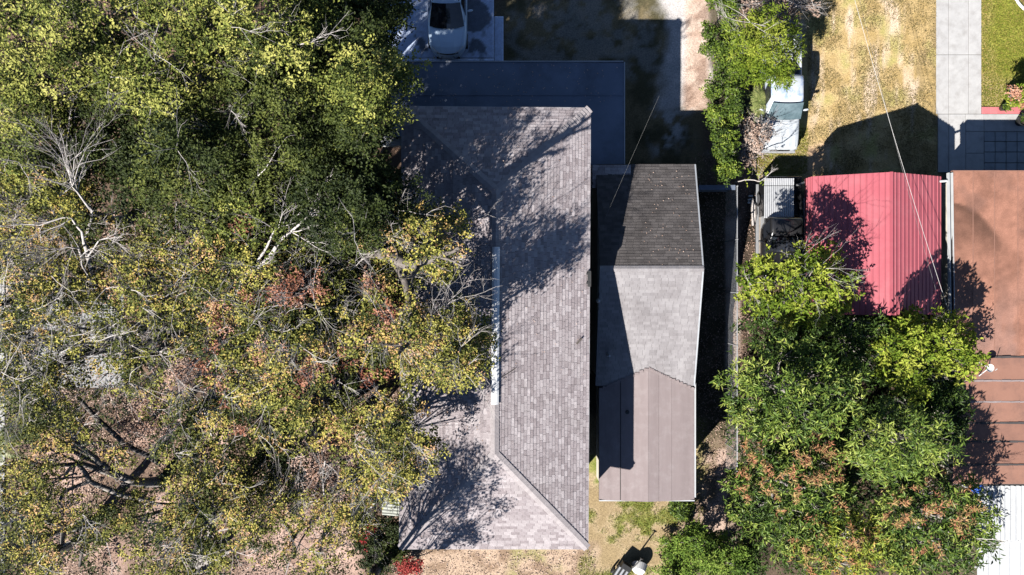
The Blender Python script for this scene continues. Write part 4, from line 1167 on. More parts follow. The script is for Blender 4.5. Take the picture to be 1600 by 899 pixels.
def rim_(r, d): return [tuple(Vector((q.x, q.y, .30)) + (e1 * math.cos(t * math.pi / 10) + e2 * math.sin(t * math.pi / 10)) * r + (-tl) * d) for t in range(20)]
m.loft([rim_(.02, -.26), rim_(.20, -.25), rim_(.27, -.18), rim_(.34, .12), rim_(.36, .13), rim_(.37, .115), rim_(.30, -.20), rim_(.22, -.28), rim_(.02, -.285)])
m.t = [.5] * len(m.f)
tag(m.build('wash_tub', M['white_plastic'], base=q), 'white plastic tub tipped on its side next to the garden cart', 'tub')

# pots by the pink border
def pot(label, px, py, r, h, mat, plant=None, base_z=.03):
    q = P(px, py, base_z); t = thing('plant_pot', label, 'plant pot', q)
    m = MB(); m.lathe(q, [(r * .7, 0), (r, h), (r * 1.08, h), (r * 1.08, h + .03), (r * .9, h + .03), (r * .85, h - .05), (.01, h - .05)], 14); m.build('pot', mat, t)
    m = MB(); m.lathe(q + Vector((0, 0, h - .045)), [(r * .84, 0), (.01, .015)], 12); m.build('soil', M['soil'], t)
    return t, q
POTS = [pot('small black pot standing on the pink border strip', 1564, 170, .16, .26, M['black_plastic']), pot('large dark pot in the shade of the patio at the right edge', 1592, 191, .27, .36, M['black_plastic'])]
# weathered plank leaning in the side garden
a, b = P(569, 806, .12), P(588, 782, .5)
d = b - a; m = MB(); m.tube([a, b], .05, 4); tag(m.build('board', M['white_plastic'], base=a), 'pale board leaning in the garden west of the ribbed awning', 'board')
# ------------------------------------------------------------------ plants
def unit(a): return a / np.maximum(np.linalg.norm(a, axis=-1, keepdims=True), 1e-9)

def leaf_cards(C, tc, per, Lr, Wr, spread, upb=.9, lift=.25, rng=NP, jit=.10, star=False):
    """C: tuft centres (N,3), tc: tint per tuft. Leaves fan out from each tuft. Returns vertices (N*per*4, 3) and tints"""
    N = len(C); n = N * per
    c = np.repeat(C, per, 0); t = np.repeat(tc, per) + rng.normal(0, jit, n)
    az = rng.random(n) * 2 * np.pi
    if star: az = (np.tile(np.arange(per), N) + rng.random(n) * .7) * 2 * np.pi / per + np.repeat(rng.random(N) * 6.28, per)
    el = rng.normal(lift, .5 if star else .38, n)
    d = np.stack([np.cos(az) * np.cos(el), np.sin(az) * np.cos(el), np.sin(el)], -1)
    up = np.array([0, 0, upb]) + rng.normal(0, .45, (n, 3))
    w = unit(np.cross(up, d)); 
    Ln = Lr[0] + (Lr[1] - Lr[0]) * rng.random(n); Wd = Wr[0] + (Wr[1] - Wr[0]) * rng.random(n)
    off = rng.normal(0, 1, (n, 3)) * spread
    p = c + off
    nn = np.cross(d, w); nn *= np.sign(nn[:, 2:3] + 1e-6)
    mid = p + d * (Ln * .5)[:, None] + nn * (Ln * .06)[:, None]
    tip = p + d * Ln[:, None] - nn * (Ln * .08)[:, None]
    V = np.stack([p, mid + w * (Wd * .5)[:, None], tip, mid - w * (Wd * .5)[:, None]], 1).reshape(-1, 3)
    return V, np.clip(t, 0, 1)

def twig(mb, p, d, ln, r, depth, rng, n=3, spread=.7, up=.15, kids=(2, 4)):
    """recursive bare branch"""
    pts = [p]; q = Vector(p); dd = Vector(d).normalized()
    k = 3 if depth else 2
    for i in range(k):
        dd = (dd + Vector((rng.uniform(-1, 1), rng.uniform(-1, 1), rng.uniform(-.6, .8))) * .22).normalized()
        q = q + dd * ln / k; pts.append(q.copy())
    mb.tube(pts, [r * (1 - .55 * i / k) for i in range(k + 1)], n if r < .03 else 5, cap=False)
    if depth:
        for _ in range(rng.randint(*kids)):
            i = rng.randint(1, k); b = pts[i]
            nd = (dd + Vector((rng.uniform(-1, 1), rng.uniform(-1, 1), rng.uniform(-.5, .7) + up)) * spread).normalized()
            twig(mb, b, nd, ln * rng.uniform(.45, .75), r * .5, depth - 1, rng, n, spread, up, kids)

def crown_clumps(px, py, rx, ry, z0, z1, n, rng, ang=0.0, jitz=.9, hole=0.0):
    pts = []; tries = 0; md = 1.15 / math.sqrt(n)
    while len(pts) < n and tries < n * 60:
        tries += 1
        a = rng.uniform(0, 2 * math.pi); d = math.sqrt(rng.uniform(hole * hole, 1))
        x, y = d * math.cos(a), d * math.sin(a)
        if any((x - u) ** 2 + (y - v) ** 2 < md * md for u, v, _ in pts): continue
        pts.append((x, y, d))
    out = []
    for x, y, d in pts:
        z = z0 + (z1 - z0) * math.sqrt(max(0, 1 - d * d * .92)) + rng.uniform(-jitz, jitz)
        xx, yy = x * rx, y * ry
        out.append(P(px + xx * math.cos(ang) - yy * math.sin(ang), py + xx * math.sin(ang) + yy * math.cos(ang), z))
    return out

TRI = [0]
def tree(name, label, group, trunk, clumps, leaf, cr=.95, tufts=34, per=11, Lr=(.10, .16), Wr=(.05, .08), spread=.06, bark='bark', tr=.22, bare=0.0, tint=(.15, .85), flat=.62, upb=.9, lift=.25, cat='tree', tjit=.12, limbs=5, star=False, seed=0, extra=None, bare_mat='bark_pale', bare_len=1.0, bare_d=2, low=.25, crown2=None, jit=.13):
    rng = random.Random(seed * 77 + 5); nr = np.random.default_rng(seed * 31 + 9)
    base = P(*trunk, 0)
    t = thing(name, label, cat, base, group)
    cz = min(c.z for c in clumps); cen_ = sum(clumps, Vector()) / len(clumps)
    fork = Vector((base.x * .8 + cen_.x * .2, base.y * .8 + cen_.y * .2, max(.5, cz * .42)))
    m = MB(); mid = (base + fork) / 2 + Vector((rng.uniform(-.15, .15), rng.uniform(-.15, .15), 0))
    m.tube([base + Vector((0, 0, -.15)), base + Vector((0, 0, .25)), mid, fork], [tr * 1.7, tr * 1.15, tr, tr * .85], 9)
    m.build('trunk', M[bark], t, smooth=True)
    # limbs by sector
    sect = {}
    for c in clumps:
        a = math.atan2(c.y - fork.y, c.x - fork.x); sect.setdefault(int((a + math.pi) / (2 * math.pi) * limbs) % limbs, []).append(c)
    for k, cs in sect.items():
        m = MB(); sc = sum(cs, Vector()) / len(cs)
        j1 = fork + (sc - fork) * .45 + Vector((rng.uniform(-.3, .3), rng.uniform(-.3, .3), -.2))
        j2 = fork + (sc - fork) * .8 + Vector((rng.uniform(-.2, .2), rng.uniform(-.2, .2), -.25))
        m.tube([fork - Vector((0, 0, .1)), j1, j2, sc], [tr * .7, tr * .5, tr * .34, tr * .15], 7)
        for c in cs:
            s = rng.choice([j1, j2, j2]); h = (s + c) / 2 + Vector((rng.uniform(-.25, .25), rng.uniform(-.25, .25), -.15))
            m.tube([s, h, c], [tr * .26, tr * .16, .015], 5, cap=False)
            for _ in range(3):
                d = Vector((rng.uniform(-1, 1), rng.uniform(-1, 1), rng.uniform(-.1, .7)))
                m.tube([h, (h + c) / 2 + d * .2, c + d.normalized() * cr * .75], [.022, .014, .006], 3, cap=False)
        m.build('limb', M[bark], t, smooth=True)
    # foliage
    Cs, Ts = [], []
    for c in clumps:
        k = max(3, int(tufts * rng.uniform(.7, 1.3)))
        d = unit(nr.normal(0, 1, (k, 3))); d[:, 2] = np.where(d[:, 2] < -low, -d[:, 2], d[:, 2])
        rr = cr * rng.uniform(.75, 1.2) * (nr.random(k) ** .45)
        Cs.append(np.array(c)[None] + d * rr[:, None] * np.array([1, 1, flat])); 
        Ts.append(np.clip(rng.uniform(*tint) + nr.normal(0, tjit, k), 0, 1))
    Cs = np.concatenate(Cs); Ts = np.concatenate(Ts)
    def mk_crown(nm, C, T, lf):
        V, tt = leaf_cards(C, T, per, Lr, Wr, spread, upb, lift, nr, star=star, jit=jit)
        V = V - np.array(base)
        TRI[0] += len(tt) * 2
        return link(nm, quads_mesh(nm, V, 4, tt, L[lf]), t)
    if crown2:
        lf2, frac = crown2
        # a second leaf colour gathers in a few clumps
        f = vn.fbm(Cs[:, 0] + seed, Cs[:, 1], .8, 3) + nr.normal(0, .03, len(Cs)); th = np.quantile(f, 1 - frac); s = f > th
        mk_crown('crown', Cs[~s], Ts[~s], leaf); stuff(mk_crown('foliage_patch', Cs[s], Ts[s], lf2))
    else:
        mk_crown('crown', Cs, Ts, leaf)
    if bare:
        m = MB()
        for c in clumps:
            if rng.random() < bare:
                for _ in range(rng.randint(2, 4)):
                    d = Vector((rng.uniform(-1, 1), rng.uniform(-1, 1), rng.uniform(.1, .6)))
                    twig(m, c + Vector((0, 0, cr * .5)), d, bare_len * rng.uniform(.6, 1.2), rng.uniform(.008, .016), bare_d, rng, kids=(2, 5))
        if m.f: stuff(m.build('bare_twigs', M[bare_mat], t))
    if extra: extra(t, rng)
    return t

def limb_px(t, pts, r0, r1, mat='bark_pale', fan=0, rng=None, sub=2, ln=1.1, name='bare_limb'):
    """bare limb along points (px, py, z) with a fan of twigs at its end"""
    rng = rng or random.Random(4)
    up = .7 if mat == 'bark_pale' and fan else 0
    q = ([P(*pts[0])] if up else []) + [P(p[0], p[1], p[2] + up) for p in pts]; n = len(q); m = MB()
    # densify with a little wander
    dq = [q[0]]
    for a, b in zip(q, q[1:]):
        dq += [(a + b) / 2 + Vector((rng.uniform(-1, 1), rng.uniform(-1, 1), rng.uniform(-1, 1))) * (b - a).length * .06, b]
    m.tube(dq, [r0 + (r1 - r0) * i / (len(dq) - 1) for i in range(len(dq))], 7)
    d = (q[-1] - q[-2]).normalized()
    for i in range(fan):
        k = rng.randint(max(1, len(dq) - 4), len(dq) - 1)
        nd = (d + Vector((rng.uniform(-1, 1), rng.uniform(-1, 1), rng.uniform(-.4, .5))) * .8).normalized()
        twig(m, dq[k], nd, ln * rng.uniform(.6, 1.2), max(.008, r1 * .8), sub, rng)
    m.build(name, M[mat], t, smooth=True)

G_L = 'oaks crowding the ground west of the house'
CLEAR = ((100, 712, 215, 785), (150, 632, 250, 700))
def oak(label, px, py, rx, ry, z0, z1, n, leaf, seed, trunk=None, **kw):
    rng = random.Random(seed)
    cl = crown_clumps(px, py, rx, ry, z0, z1, int(n * 1.2), rng, jitz=1.35 if leaf in ('oak', 'oak_dark') else .9)
    def open_(c):
        s_ = (H - c.z) / F; a, b = 800 + c.x / s_, 449.5 - c.y / s_
        return any(x0 < a < x1 and y0 < b < y1 for x0, y0, x1, y1 in CLEAR)
    cl = [c for c in cl if not open_(c)]
    return tree('oak_tree', label, G_L, trunk or (400 + (px - 400) * 1.0 * 1.15 if False else 800 + (px - 800) * .8, 449 + (py - 449) * .8), cl, leaf, seed=seed, **kw)

GREEN = dict(tufts=17, per=30, cr=.98, flat=.9, Lr=(.085, .14), Wr=(.05, .075), spread=.11, jit=.07, tjit=.2, tint=(.1, .85), low=.1, bark='bark_dark')
oak('yellow green oak filling the top left corner of the wood', 80, 55, 165, 120, 7.2, 11.5, 32, 'oak', 101, bare=.2, **{**GREEN, 'tint': (.3, 1.0)})
oak('broad yellow green oak along the top edge, right of the corner oak', 265, 65, 120, 115, 7.5, 12.0, 26, 'oak', 102, bare=.2, **{**GREEN, 'tint': (.25, 1.0)})
oak('oak with a sunlit crest at the top edge, second crown west of the driveway', 420, 30, 105, 95, 7.5, 12.2, 22, 'oak', 103, bare=.15, **{**GREEN, 'tint': (.2, 1.0)})
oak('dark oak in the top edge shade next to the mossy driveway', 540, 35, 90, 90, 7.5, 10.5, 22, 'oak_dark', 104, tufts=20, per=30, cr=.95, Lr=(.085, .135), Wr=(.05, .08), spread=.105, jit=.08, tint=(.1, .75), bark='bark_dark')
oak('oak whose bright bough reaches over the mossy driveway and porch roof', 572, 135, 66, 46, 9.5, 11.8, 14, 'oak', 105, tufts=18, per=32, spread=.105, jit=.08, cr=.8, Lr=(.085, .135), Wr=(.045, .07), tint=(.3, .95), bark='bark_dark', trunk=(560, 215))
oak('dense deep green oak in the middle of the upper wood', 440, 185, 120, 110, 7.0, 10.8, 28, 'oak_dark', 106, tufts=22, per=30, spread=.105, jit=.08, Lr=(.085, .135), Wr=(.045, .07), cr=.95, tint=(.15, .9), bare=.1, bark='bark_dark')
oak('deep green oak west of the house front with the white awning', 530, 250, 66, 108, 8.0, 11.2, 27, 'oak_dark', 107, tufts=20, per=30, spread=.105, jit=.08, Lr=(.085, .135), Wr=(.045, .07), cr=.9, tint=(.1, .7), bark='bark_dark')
oak('olive green oak at the left edge above the dead tree', 40, 205, 90, 80, 6.5, 9.5, 18, 'oak', 108, bare=.25, **GREEN)
oak('half shaded oak between the dead tree and the deep green oaks', 300, 255, 110, 95, 7.0, 11.0, 31, 'oak_dark', 109, bare=.1, **{**GREEN, 'tint': (.2, 1.0), 'tufts': 20})
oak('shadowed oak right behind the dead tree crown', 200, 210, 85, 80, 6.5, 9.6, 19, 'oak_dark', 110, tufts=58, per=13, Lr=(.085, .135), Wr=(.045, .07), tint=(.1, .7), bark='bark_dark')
def ex_red(t, rng):
    pass
oak('oak with one salmon coloured spray of leaves in its crown', 430, 335, 110, 85, 6.0, 9.0, 22, 'oak', 111, bare=.3, **{**GREEN, 'tint': (.1, .6)})

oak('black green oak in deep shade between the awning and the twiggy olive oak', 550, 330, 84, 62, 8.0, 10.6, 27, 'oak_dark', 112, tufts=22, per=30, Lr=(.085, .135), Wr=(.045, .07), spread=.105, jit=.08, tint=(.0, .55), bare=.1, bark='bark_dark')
def shrub(name, label, cat, px, py, rx, ry, z0, z1, n, leaf, seed, group=None, **kw):
    rng = random.Random(seed); cl = crown_clumps(px, py, rx, ry, z0, z1, n, rng)
    k = dict(limbs=4, tr=.05, bark='bark', cat=cat, seed=seed); k.update(kw)
    return tree(name, label, group, (px + rng.uniform(-4, 4), py + rng.uniform(-4, 4)), cl, leaf, **k)

AUT = dict(leaf='autumn', cr=.88, tint=(.05, .72), tjit=.2, low=.3)
def aut(label, px, py, rx, ry, z0, z1, n, seed, **kw):
    k = {**AUT, 'tufts': 24, 'per': 27, 'spread': .105, 'flat': .9, 'jit': .08, 'bare': .65, 'Lr': (.08, .13), 'Wr': (.045, .07)}; k.update(kw); k['tufts'] = int(k['tufts'] * .6 + 1)
    lf = k.pop('leaf')
    return oak(label, px, py, rx, ry, z0, z1, n, lf, seed, **k)

aut('yellow and orange oak at the left edge below the olive one', 50, 320, 100, 85, 6.5, 9.5, 20, 201, tufts=34)
aut('brown olive oak along the left edge, level with the dead tree foot', 60, 445, 110, 75, 6.0, 8.8, 19, 202, tufts=28)
aut('olive oak full of pale twigs under the foot of the dead tree', 235, 430, 110, 90, 6.0, 9.2, 21, 203, bare=.8)
def ex_big(t, rng):
    limb_px(t, [(366, 470, 6.5), (378, 438, 7.4), (402, 418, 8.2), (425, 396, 8.9), (455, 362, 9.6), (484, 335, 10.0)], .13, .03, fan=9, rng=rng, ln=1.0)
    limb_px(t, [(402, 418, 8.2), (412, 395, 8.9), (424, 370, 9.3), (436, 352, 9.6)], .07, .02, fan=5, rng=rng)
    limb_px(t, [(394, 424, 8.0), (393, 390, 8.7)], .05, .02, fan=2, rng=rng)
aut('oak carrying a long pale limb that points up right toward the house', 385, 445, 105, 80, 6.6, 9.0, 21, 204, extra=ex_big, bare=.5)
aut('olive brown oak thick with grey twigs beside the shaded west roof', 532, 400, 92, 80, 7.0, 8.5, 25, 205, bare=.8)
def ex_mid(t, rng):
    A_ = [(560, 405, 7.6), (582, 394, 8.9), (636, 414, 10.2), (670, 405, 10.9), (697, 396, 11.2)]
    B_ = [(612, 402, 9.4), (634, 440, 9.7), (640, 490, 10.0), (641, 531, 10.1)]
    limb_px(t, A_, .27, .11, mat='bark_dark', fan=5, rng=rng, ln=.8, name='bough'); limb_px(t, B_, .18, .09, mat='bark_dark', fan=4, rng=rng, ln=.8, name='bough')
    nr = np.random.default_rng(12); C = []
    for ln_ in (A_, B_):
        for a, b in zip(ln_[1:], ln_[2:]):
            for u in np.linspace(0, 1, 7):
                q = np.array(P(a[0] + (b[0] - a[0]) * u, a[1] + (b[1] - a[1]) * u, a[2] + (b[2] - a[2]) * u)) + np.array([0, 0, .22]); C.append(q + nr.normal(0, .2, (2, 3)))
    C = np.concatenate(C); V, tt = leaf_cards(C, nr.uniform(.15, .7, len(C)), 13, (.085, .14), (.045, .07), .12, rng=nr)
    link('crown', quads_mesh('crown', V - np.array(BASES[t.name]), 4, tt, L['autumn']), t)
    limb_px(t, [(590, 425, 7.0), (605, 405, 7.6), (607, 375, 8.2), (612, 350, 8.6)], .06, .02, fan=6, rng=rng)
aut('oak with a yellow bough over the west slope of the roof', 664, 382, 62, 56, 8.2, 9.6, 17, 206, trunk=(585, 400), extra=ex_mid, bare=.4, cr=.7, tufts=16, tint=(.25, .75))
def ex_ov(t, rng):
    limb_px(t, [(640, 515, 7.6), (665, 505, 8.2), (690, 480, 8.7), (708, 470, 9.0)], .05, .015, fan=7, rng=rng)
    limb_px(t, [(600, 535, 7.5), (635, 515, 8.2)], .12, .07, fan=2, rng=rng)
aut('oak reaching furthest over the roof to touch the white ridge vent', 690, 540, 76, 54, 8.4, 10.2, 20, 207, trunk=(580, 540), extra=ex_ov, cr=.75, tufts=34, tint=(.3, .85))
aut('rust flecked oak in the centre of the wood west of the vent', 545, 500, 105, 80, 7.0, 9.4, 25, 208, crown2=('russet', .22), tufts=30)
aut('orange and olive oak west of the rust flecked one', 420, 545, 100, 85, 6.5, 9.4, 20, 209, crown2=('russet', .14), tufts=29)
aut('thin oak with red brown dead leaves above the dark thicket', 455, 625, 105, 65, 6.0, 8.6, 17, 210, tufts=28, crown2=('russet', .1))
def ex_q(t, rng):
    limb_px(t, [(178, 470, 6.4), (190, 500, 6.0), (205, 530, 5.6), (212, 545, 5.4)], .13, .09, fan=7, rng=rng, ln=1.3)
    limb_px(t, [(268, 470, 6.0), (270, 500, 6.2), (262, 512, 6.4)], .10, .05, fan=6, rng=rng)
    limb_px(t, [(210, 540, 5.4), (160, 552, 5.8), (110, 556, 6.0)], .035, .012, mat='bark_dark', fan=3, rng=rng)
aut('sparse twiggy oak over the pale concrete apron', 190, 530, 120, 80, 5.5, 8.0, 19, 211, tufts=17, bare=1.0, bare_len=1.5, extra=ex_q)
aut('sparse oak at the left edge over grey gravel', 45, 555, 85, 85, 5.5, 8.0, 16, 212, tufts=22, bare=1.0, bare_len=1.4)
def ex_s(t, rng):
    limb_px(t, [(122, 622, 5.4), (150, 652, 5.0), (185, 684, 4.6), (205, 700, 4.4), (250, 724, 3.6)], .08, .12, mat='bark_dark', fan=0, rng=rng)
    limb_px(t, [(198, 695, 4.4), (165, 722, 4.8), (155, 735, 5.0)], .07, .03, mat='bark_dark', fan=2, rng=rng)
    limb_px(t, [(88, 686, 5.2), (110, 703, 5.0), (150, 722, 4.6), (186, 748, 4.2)], .05, .12, mat='bark_dark', fan=0, rng=rng)
    limb_px(t, [(240, 785, 3.0), (205, 776, 3.6), (165, 763, 4.2), (140, 752, 4.6), (122, 725, 5.0), (112, 730, 5.2), (100, 748, 5.3)], .14, .05, mat='bark', fan=3, rng=rng)
    limb_px(t, [(140, 752, 4.6), (100, 768, 5.0), (92, 785, 5.2), (100, 800, 5.4)], .09, .03, mat='bark', fan=3, rng=rng)
    limb_px(t, [(118, 740, 5.0), (96, 748, 5.4), (60, 748, 5.8)], .05, .02, mat='bark_pale', fan=4, rng=rng)
aut('open oak whose dark crooked limbs show over pink leaf litter', 95, 690, 105, 70, 6.0, 8.0, 15, 213, tufts=24, bare=.4, extra=ex_s, trunk=(255, 750))
def ex_t(t, rng):
    limb_px(t, [(328, 690, 5.0), (326, 655, 6.0), (318, 635, 6.6), (300, 618, 7.2)], .07, .025, fan=8, rng=rng, ln=1.2)
    limb_px(t, [(326, 660, 6.0), (318, 612, 6.8), (328, 600, 7.1)], .04, .015, fan=6, rng=rng)
    limb_px(t, [(318, 700, 5.0), (320, 740, 6.0), (326, 772, 6.6)], .05, .02, fan=7, rng=rng, ln=.9)
aut('oak with a spidery white branch spray above the pink litter', 300, 655, 80, 70, 5.5, 7.6, 14, 214, tufts=19, bare=.5, extra=ex_t)
def ex_v(t, rng):
    limb_px(t, [(530, 640, 6.4), (548, 660, 6.9), (575, 668, 7.4), (600, 690, 7.6)], .07, .02, fan=8, rng=rng, ln=1.1)
    limb_px(t, [(565, 690, 6.8), (590, 684, 7.5), (622, 672, 8.0)], .06, .02, fan=9, rng=rng, ln=1.1)
    limb_px(t, [(575, 685, 6.9), (585, 720, 7.6), (560, 745, 7.9)], .05, .015, fan=8, rng=rng)
aut('oak with fans of white twigs over the southwest corner of the roof', 606, 690, 66, 80, 7.4, 9.4, 20, 215, trunk=(520, 690), extra=ex_v, tufts=26, cr=.8, tint=(.2, .75))
aut('small golden oak leaning to the ribbed awning', 565, 775, 50, 42, 5.0, 6.6, 9, 216, tufts=30, cr=.75, tint=(.3, .8), bare=.3, trunk=(545, 800))
def ex_w(t, rng):
    limb_px(t, [(62, 882, 4.6), (95, 862, 4.2), (120, 842, 3.8), (148, 826, 3.2)], .16, .13, mat='bark_dark', rng=rng)
    limb_px(t, [(125, 885, 3.6), (130, 858, 3.9), (148, 832, 3.2)], .06, .08, mat='bark_dark', rng=rng)
    limb_px(t, [(40, 830, 6.6), (20, 812, 7.0), (8, 800, 7.2)], .05, .015, fan=8, rng=rng)
aut('golden oak in the bottom left corner with a thick dark forked limb', 55, 815, 95, 85, 5.5, 8.0, 19, 217, tufts=27, bare=.5, extra=ex_w, trunk=(150, 815))
aut('thin golden oak at the bottom edge, second crown from the corner', 255, 845, 85, 70, 5.5, 7.6, 13, 218, tufts=24, bare=.5)
def ex_x(t, rng):
    limb_px(t, [(318, 880, 3.0), (316, 850, 5.0), (320, 830, 6.0)], .13, .07, mat='bark', rng=rng)
    limb_px(t, [(292, 800, 6.6), (285, 825, 7.0), (280, 850, 7.2)], .04, .015, fan=7, rng=rng)
aut('olive oak standing on a pale trunk at the bottom edge', 345, 795, 75, 75, 5.5, 7.8, 16, 219, tufts=26, bare=.5, extra=ex_x, trunk=(318, 885))
def ex_y(t, rng):
    limb_px(t, [(440, 810, 3.4), (455, 830, 3.8), (462, 860, 4.2)], .11, .07, mat='bark_dark', rng=rng)
    limb_px(t, [(505, 800, 6.2), (505, 760, 6.6), (508, 720, 7.0)], .05, .02, fan=8, rng=rng)
aut('open oak at the bottom edge over pink litter west of the red flowers', 490, 815, 85, 75, 5.0, 7.4, 13, 220, tufts=20, bare=.9, extra=ex_y)
aut('dark olive thicket oak in the shade between the golden crowns', 425, 735, 75, 55, 3.6, 5.4, 13, 221, tufts=30, bare=.2, tint=(.0, .4))
# salmon spray
# pinkish dead crowns catching the sun between the oaks
for lab, px, py, rx, ry, z0, z1, n, sd in (
    ('low tree of pale pink dead leaves beside the dark crooked limbs', 238, 655, 44, 26, 4.6, 6.0, 10, 440),
    ('large pink leaved dead crown west of the ribbed awning', 512, 728, 46, 44, 5.4, 7.0, 15, 441),
    ('pink brown dead crown just below and left of the large pink one', 455, 782, 52, 22, 4.4, 5.8, 11, 442),
    ('small pink tuft of dead leaves above the white branch spray', 286, 582, 15, 18, 7.0, 7.8, 4, 443),
    ('orange pink crown of dry leaves near the tip of the long pale limb', 470, 462, 46, 26, 8.6, 9.6, 9, 444),
    ('rose brown crown of withered leaves in the middle of the autumn oaks', 445, 548, 42, 22, 8.2, 9.3, 9, 445)):
    shrub('tree', lab, 'tree', px, py, rx, ry, z0, z1, n, 'blush' if sd < 444 else 'russet', sd, group='trees with dead pink leaves among the oaks', cr=.62, tufts=17, per=17, Lr=(.07, .12), Wr=(.04, .06), spread=.08, tint=(.1, .95), tjit=.2, tr=.09, bare=.7, flat=.8)
# the dead tree
def dead_tree():
    q = P(150, 462, 0)
    t = thing('dead_tree', 'leafless bleached tree with white forked limbs near the left edge', 'tree', P(215, 457, 0))
    rng = random.Random(8)
    b = P(215, 457, 0); m = MB(); m.tube([b, b + Vector((-.2, .1, 2.5)), P(160, 470, 6.2), P(152, 462, 6.6)], [.22, .19, .15, .12], 8); m.build('trunk', M['bark_pale'], t, smooth=True)
    limb_px(t, [(152, 464, 6.6), (146, 440, 7.4), (137, 400, 8.2), (131, 378, 8.6)], .10, .07, rng=rng)
    limb_px(t, [(131, 380, 8.6), (128, 362, 8.9), (112, 341, 9.2), (98, 340, 9.3), (62, 352, 9.5), (18, 350, 9.6)], .06, .015, fan=8, rng=rng, ln=1.3)
    limb_px(t, [(131, 380, 8.6), (140, 352, 9.0), (145, 328, 9.4)], .055, .04, rng=rng)
    limb_px(t, [(143, 330, 9.4), (128, 310, 9.7), (113, 292, 9.9), (110, 268, 10.1)], .05, .02, fan=12, rng=rng, ln=1.4)
    limb_px(t, [(112, 285, 10.0), (100, 250, 10.3), (92, 228, 10.4)], .025, .01, fan=6, rng=rng, ln=.9)
    limb_px(t, [(112, 285, 10.0), (116, 250, 10.3), (130, 236, 10.4)], .025, .01, fan=6, rng=rng, ln=.9)
    limb_px(t, [(144, 442, 7.4), (128, 415, 7.9), (122, 385, 8.4)], .05, .03, fan=4, rng=rng)
    limb_px(t, [(122, 388, 8.4), (105, 386, 8.6), (88, 392, 8.7)], .035, .015, fan=12, rng=rng, ln=1.3, sub=2)
    limb_px(t, [(112, 341, 9.2), (95, 352, 9.3), (60, 366, 9.4)], .03, .012, fan=8, rng=rng, ln=1.0)
    limb_px(t, [(138, 400, 8.2), (155, 375, 8.5), (180, 372, 8.7)], .04, .015, fan=8, rng=rng, ln=1.0)
    limb_px(t, [(163, 412, 7.8), (160, 385, 8.1)], .08, .07, rng=rng)
dead_tree()
# a tree just below the frame whose crown shades the southwest corner of the roof
aut('oak mostly below the bottom edge, its top leaves by the red bush', 548, 985, 85, 80, 8.0, 10.2, 20, 222, tufts=28, bare=.4)
# ------------------------------------------------------------------ right side planting
MG = dict(star=True, Lr=(.20, .31), Wr=(.06, .085), spread=.05, per=9, jit=.16, lift=.15, upb=1.1, tjit=.13, low=.0, flat=.7)
G_R = 'mango and shade trees along the neighbour boundary'
def rtree(label, px, py, rx, ry, z0, z1, n, leaf, seed, trunk=None, **kw):
    rng = random.Random(seed); cl = crown_clumps(px, py, rx, ry, z0, z1, n, rng, jitz=.55)
    k = {**MG, 'tufts': 10, 'cr': .66, 'tr': .16, 'seed': seed}; k.update(kw)
    return tree('mango_tree', label, G_R, trunk or (800 + (px - 800) * .9, 449 + (py - 449) * .9), cl, leaf, **k)
rtree('round lime green tree covering the nose of the black pickup', 1246, 445, 86, 55, 3.2, 6.2, 34, 'lime', 301, Lr=(.14, .22), Wr=(.07, .10), tufts=17, cr=.58, tint=(.2, 1.0), bare=.12, trunk=(1225, 470), crown2=None)
rtree('bright yellow green tree between the red carport and the brown bungalow', 1446, 553, 78, 62, 3.4, 5.7, 40, 'lime', 302, Lr=(.14, .22), Wr=(.07, .10), tufts=15, cr=.6, tint=(.25, 1.0), trunk=(1400, 540))
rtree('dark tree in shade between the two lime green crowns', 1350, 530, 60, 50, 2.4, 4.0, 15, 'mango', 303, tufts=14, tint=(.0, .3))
rtree('broad glossy green mango tree south of the lime green tree', 1236, 612, 102, 74, 4.2, 7.4, 44, 'mango', 304, tufts=12, tint=(.3, 1.0), bare=.04)
rtree('mango tree of long drooping leaves in front of the brown roof, west side', 1398, 692, 86, 58, 4.0, 7.0, 29, 'mango', 305, Lr=(.24, .36), Wr=(.045, .06), tufts=9, per=13, cr=.7, tint=(.35, 1.0))
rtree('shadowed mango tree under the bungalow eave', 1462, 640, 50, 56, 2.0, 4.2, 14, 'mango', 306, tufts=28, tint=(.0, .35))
def pan(seed, px, py, rx, ry, zc, zs, n):
    def ex(t, rng):
        nr = np.random.default_rng(seed); Cs = []
        for _ in range(n):
            a = rng.uniform(0, 6.28); d = math.sqrt(rng.random()); c = P(px + rx * d * math.cos(a), py + ry * d * math.sin(a), zc + zs * math.sqrt(1 - d * d * .9))
            az = rng.uniform(0, 6.28); ax = np.array([math.cos(az) * .8, math.sin(az) * .8, .45]); k = 7
            Cs.append(np.array(c)[None] + ax[None] * np.linspace(0, .5, k)[:, None])
        Cs = np.concatenate(Cs); V, tt = leaf_cards(Cs, nr.uniform(.1, .9, len(Cs)), 6, (.12, .24), (.022, .035), .012, rng=nr, lift=.3)
        stuff(link('flower_stalks', quads_mesh('flower_stalks', V - np.array(BASES[t.name]), 4, tt, L['panicle']), t))
    return ex
rtree('mango tree covered in rust red flower stalks, right of the shaded yard path', 1230, 765, 88, 84, 3.0, 5.4, 40, 'mango', 307, tufts=12, tint=(.1, .75), extra=pan(5, 1235, 745, 85, 80, 3.6, 2.6, 46))
rtree('flowering mango tree crowding the white patio cover', 1455, 812, 98, 80, 3.0, 6.0, 44, 'mango', 308, tufts=13, tint=(.15, .85), extra=pan(6, 1450, 805, 85, 70, 3.8, 2.8, 36), bare=.08)
rtree('low mango tree with golden stalks at the bottom edge between its flowering neighbours', 1330, 860, 85, 58, 2.6, 4.8, 30, 'mango_lime', 309, tufts=14, tint=(.1, .75), extra=pan(7, 1310, 858, 75, 40, 3.2, 2.0, 34), Wr=(.04, .06))

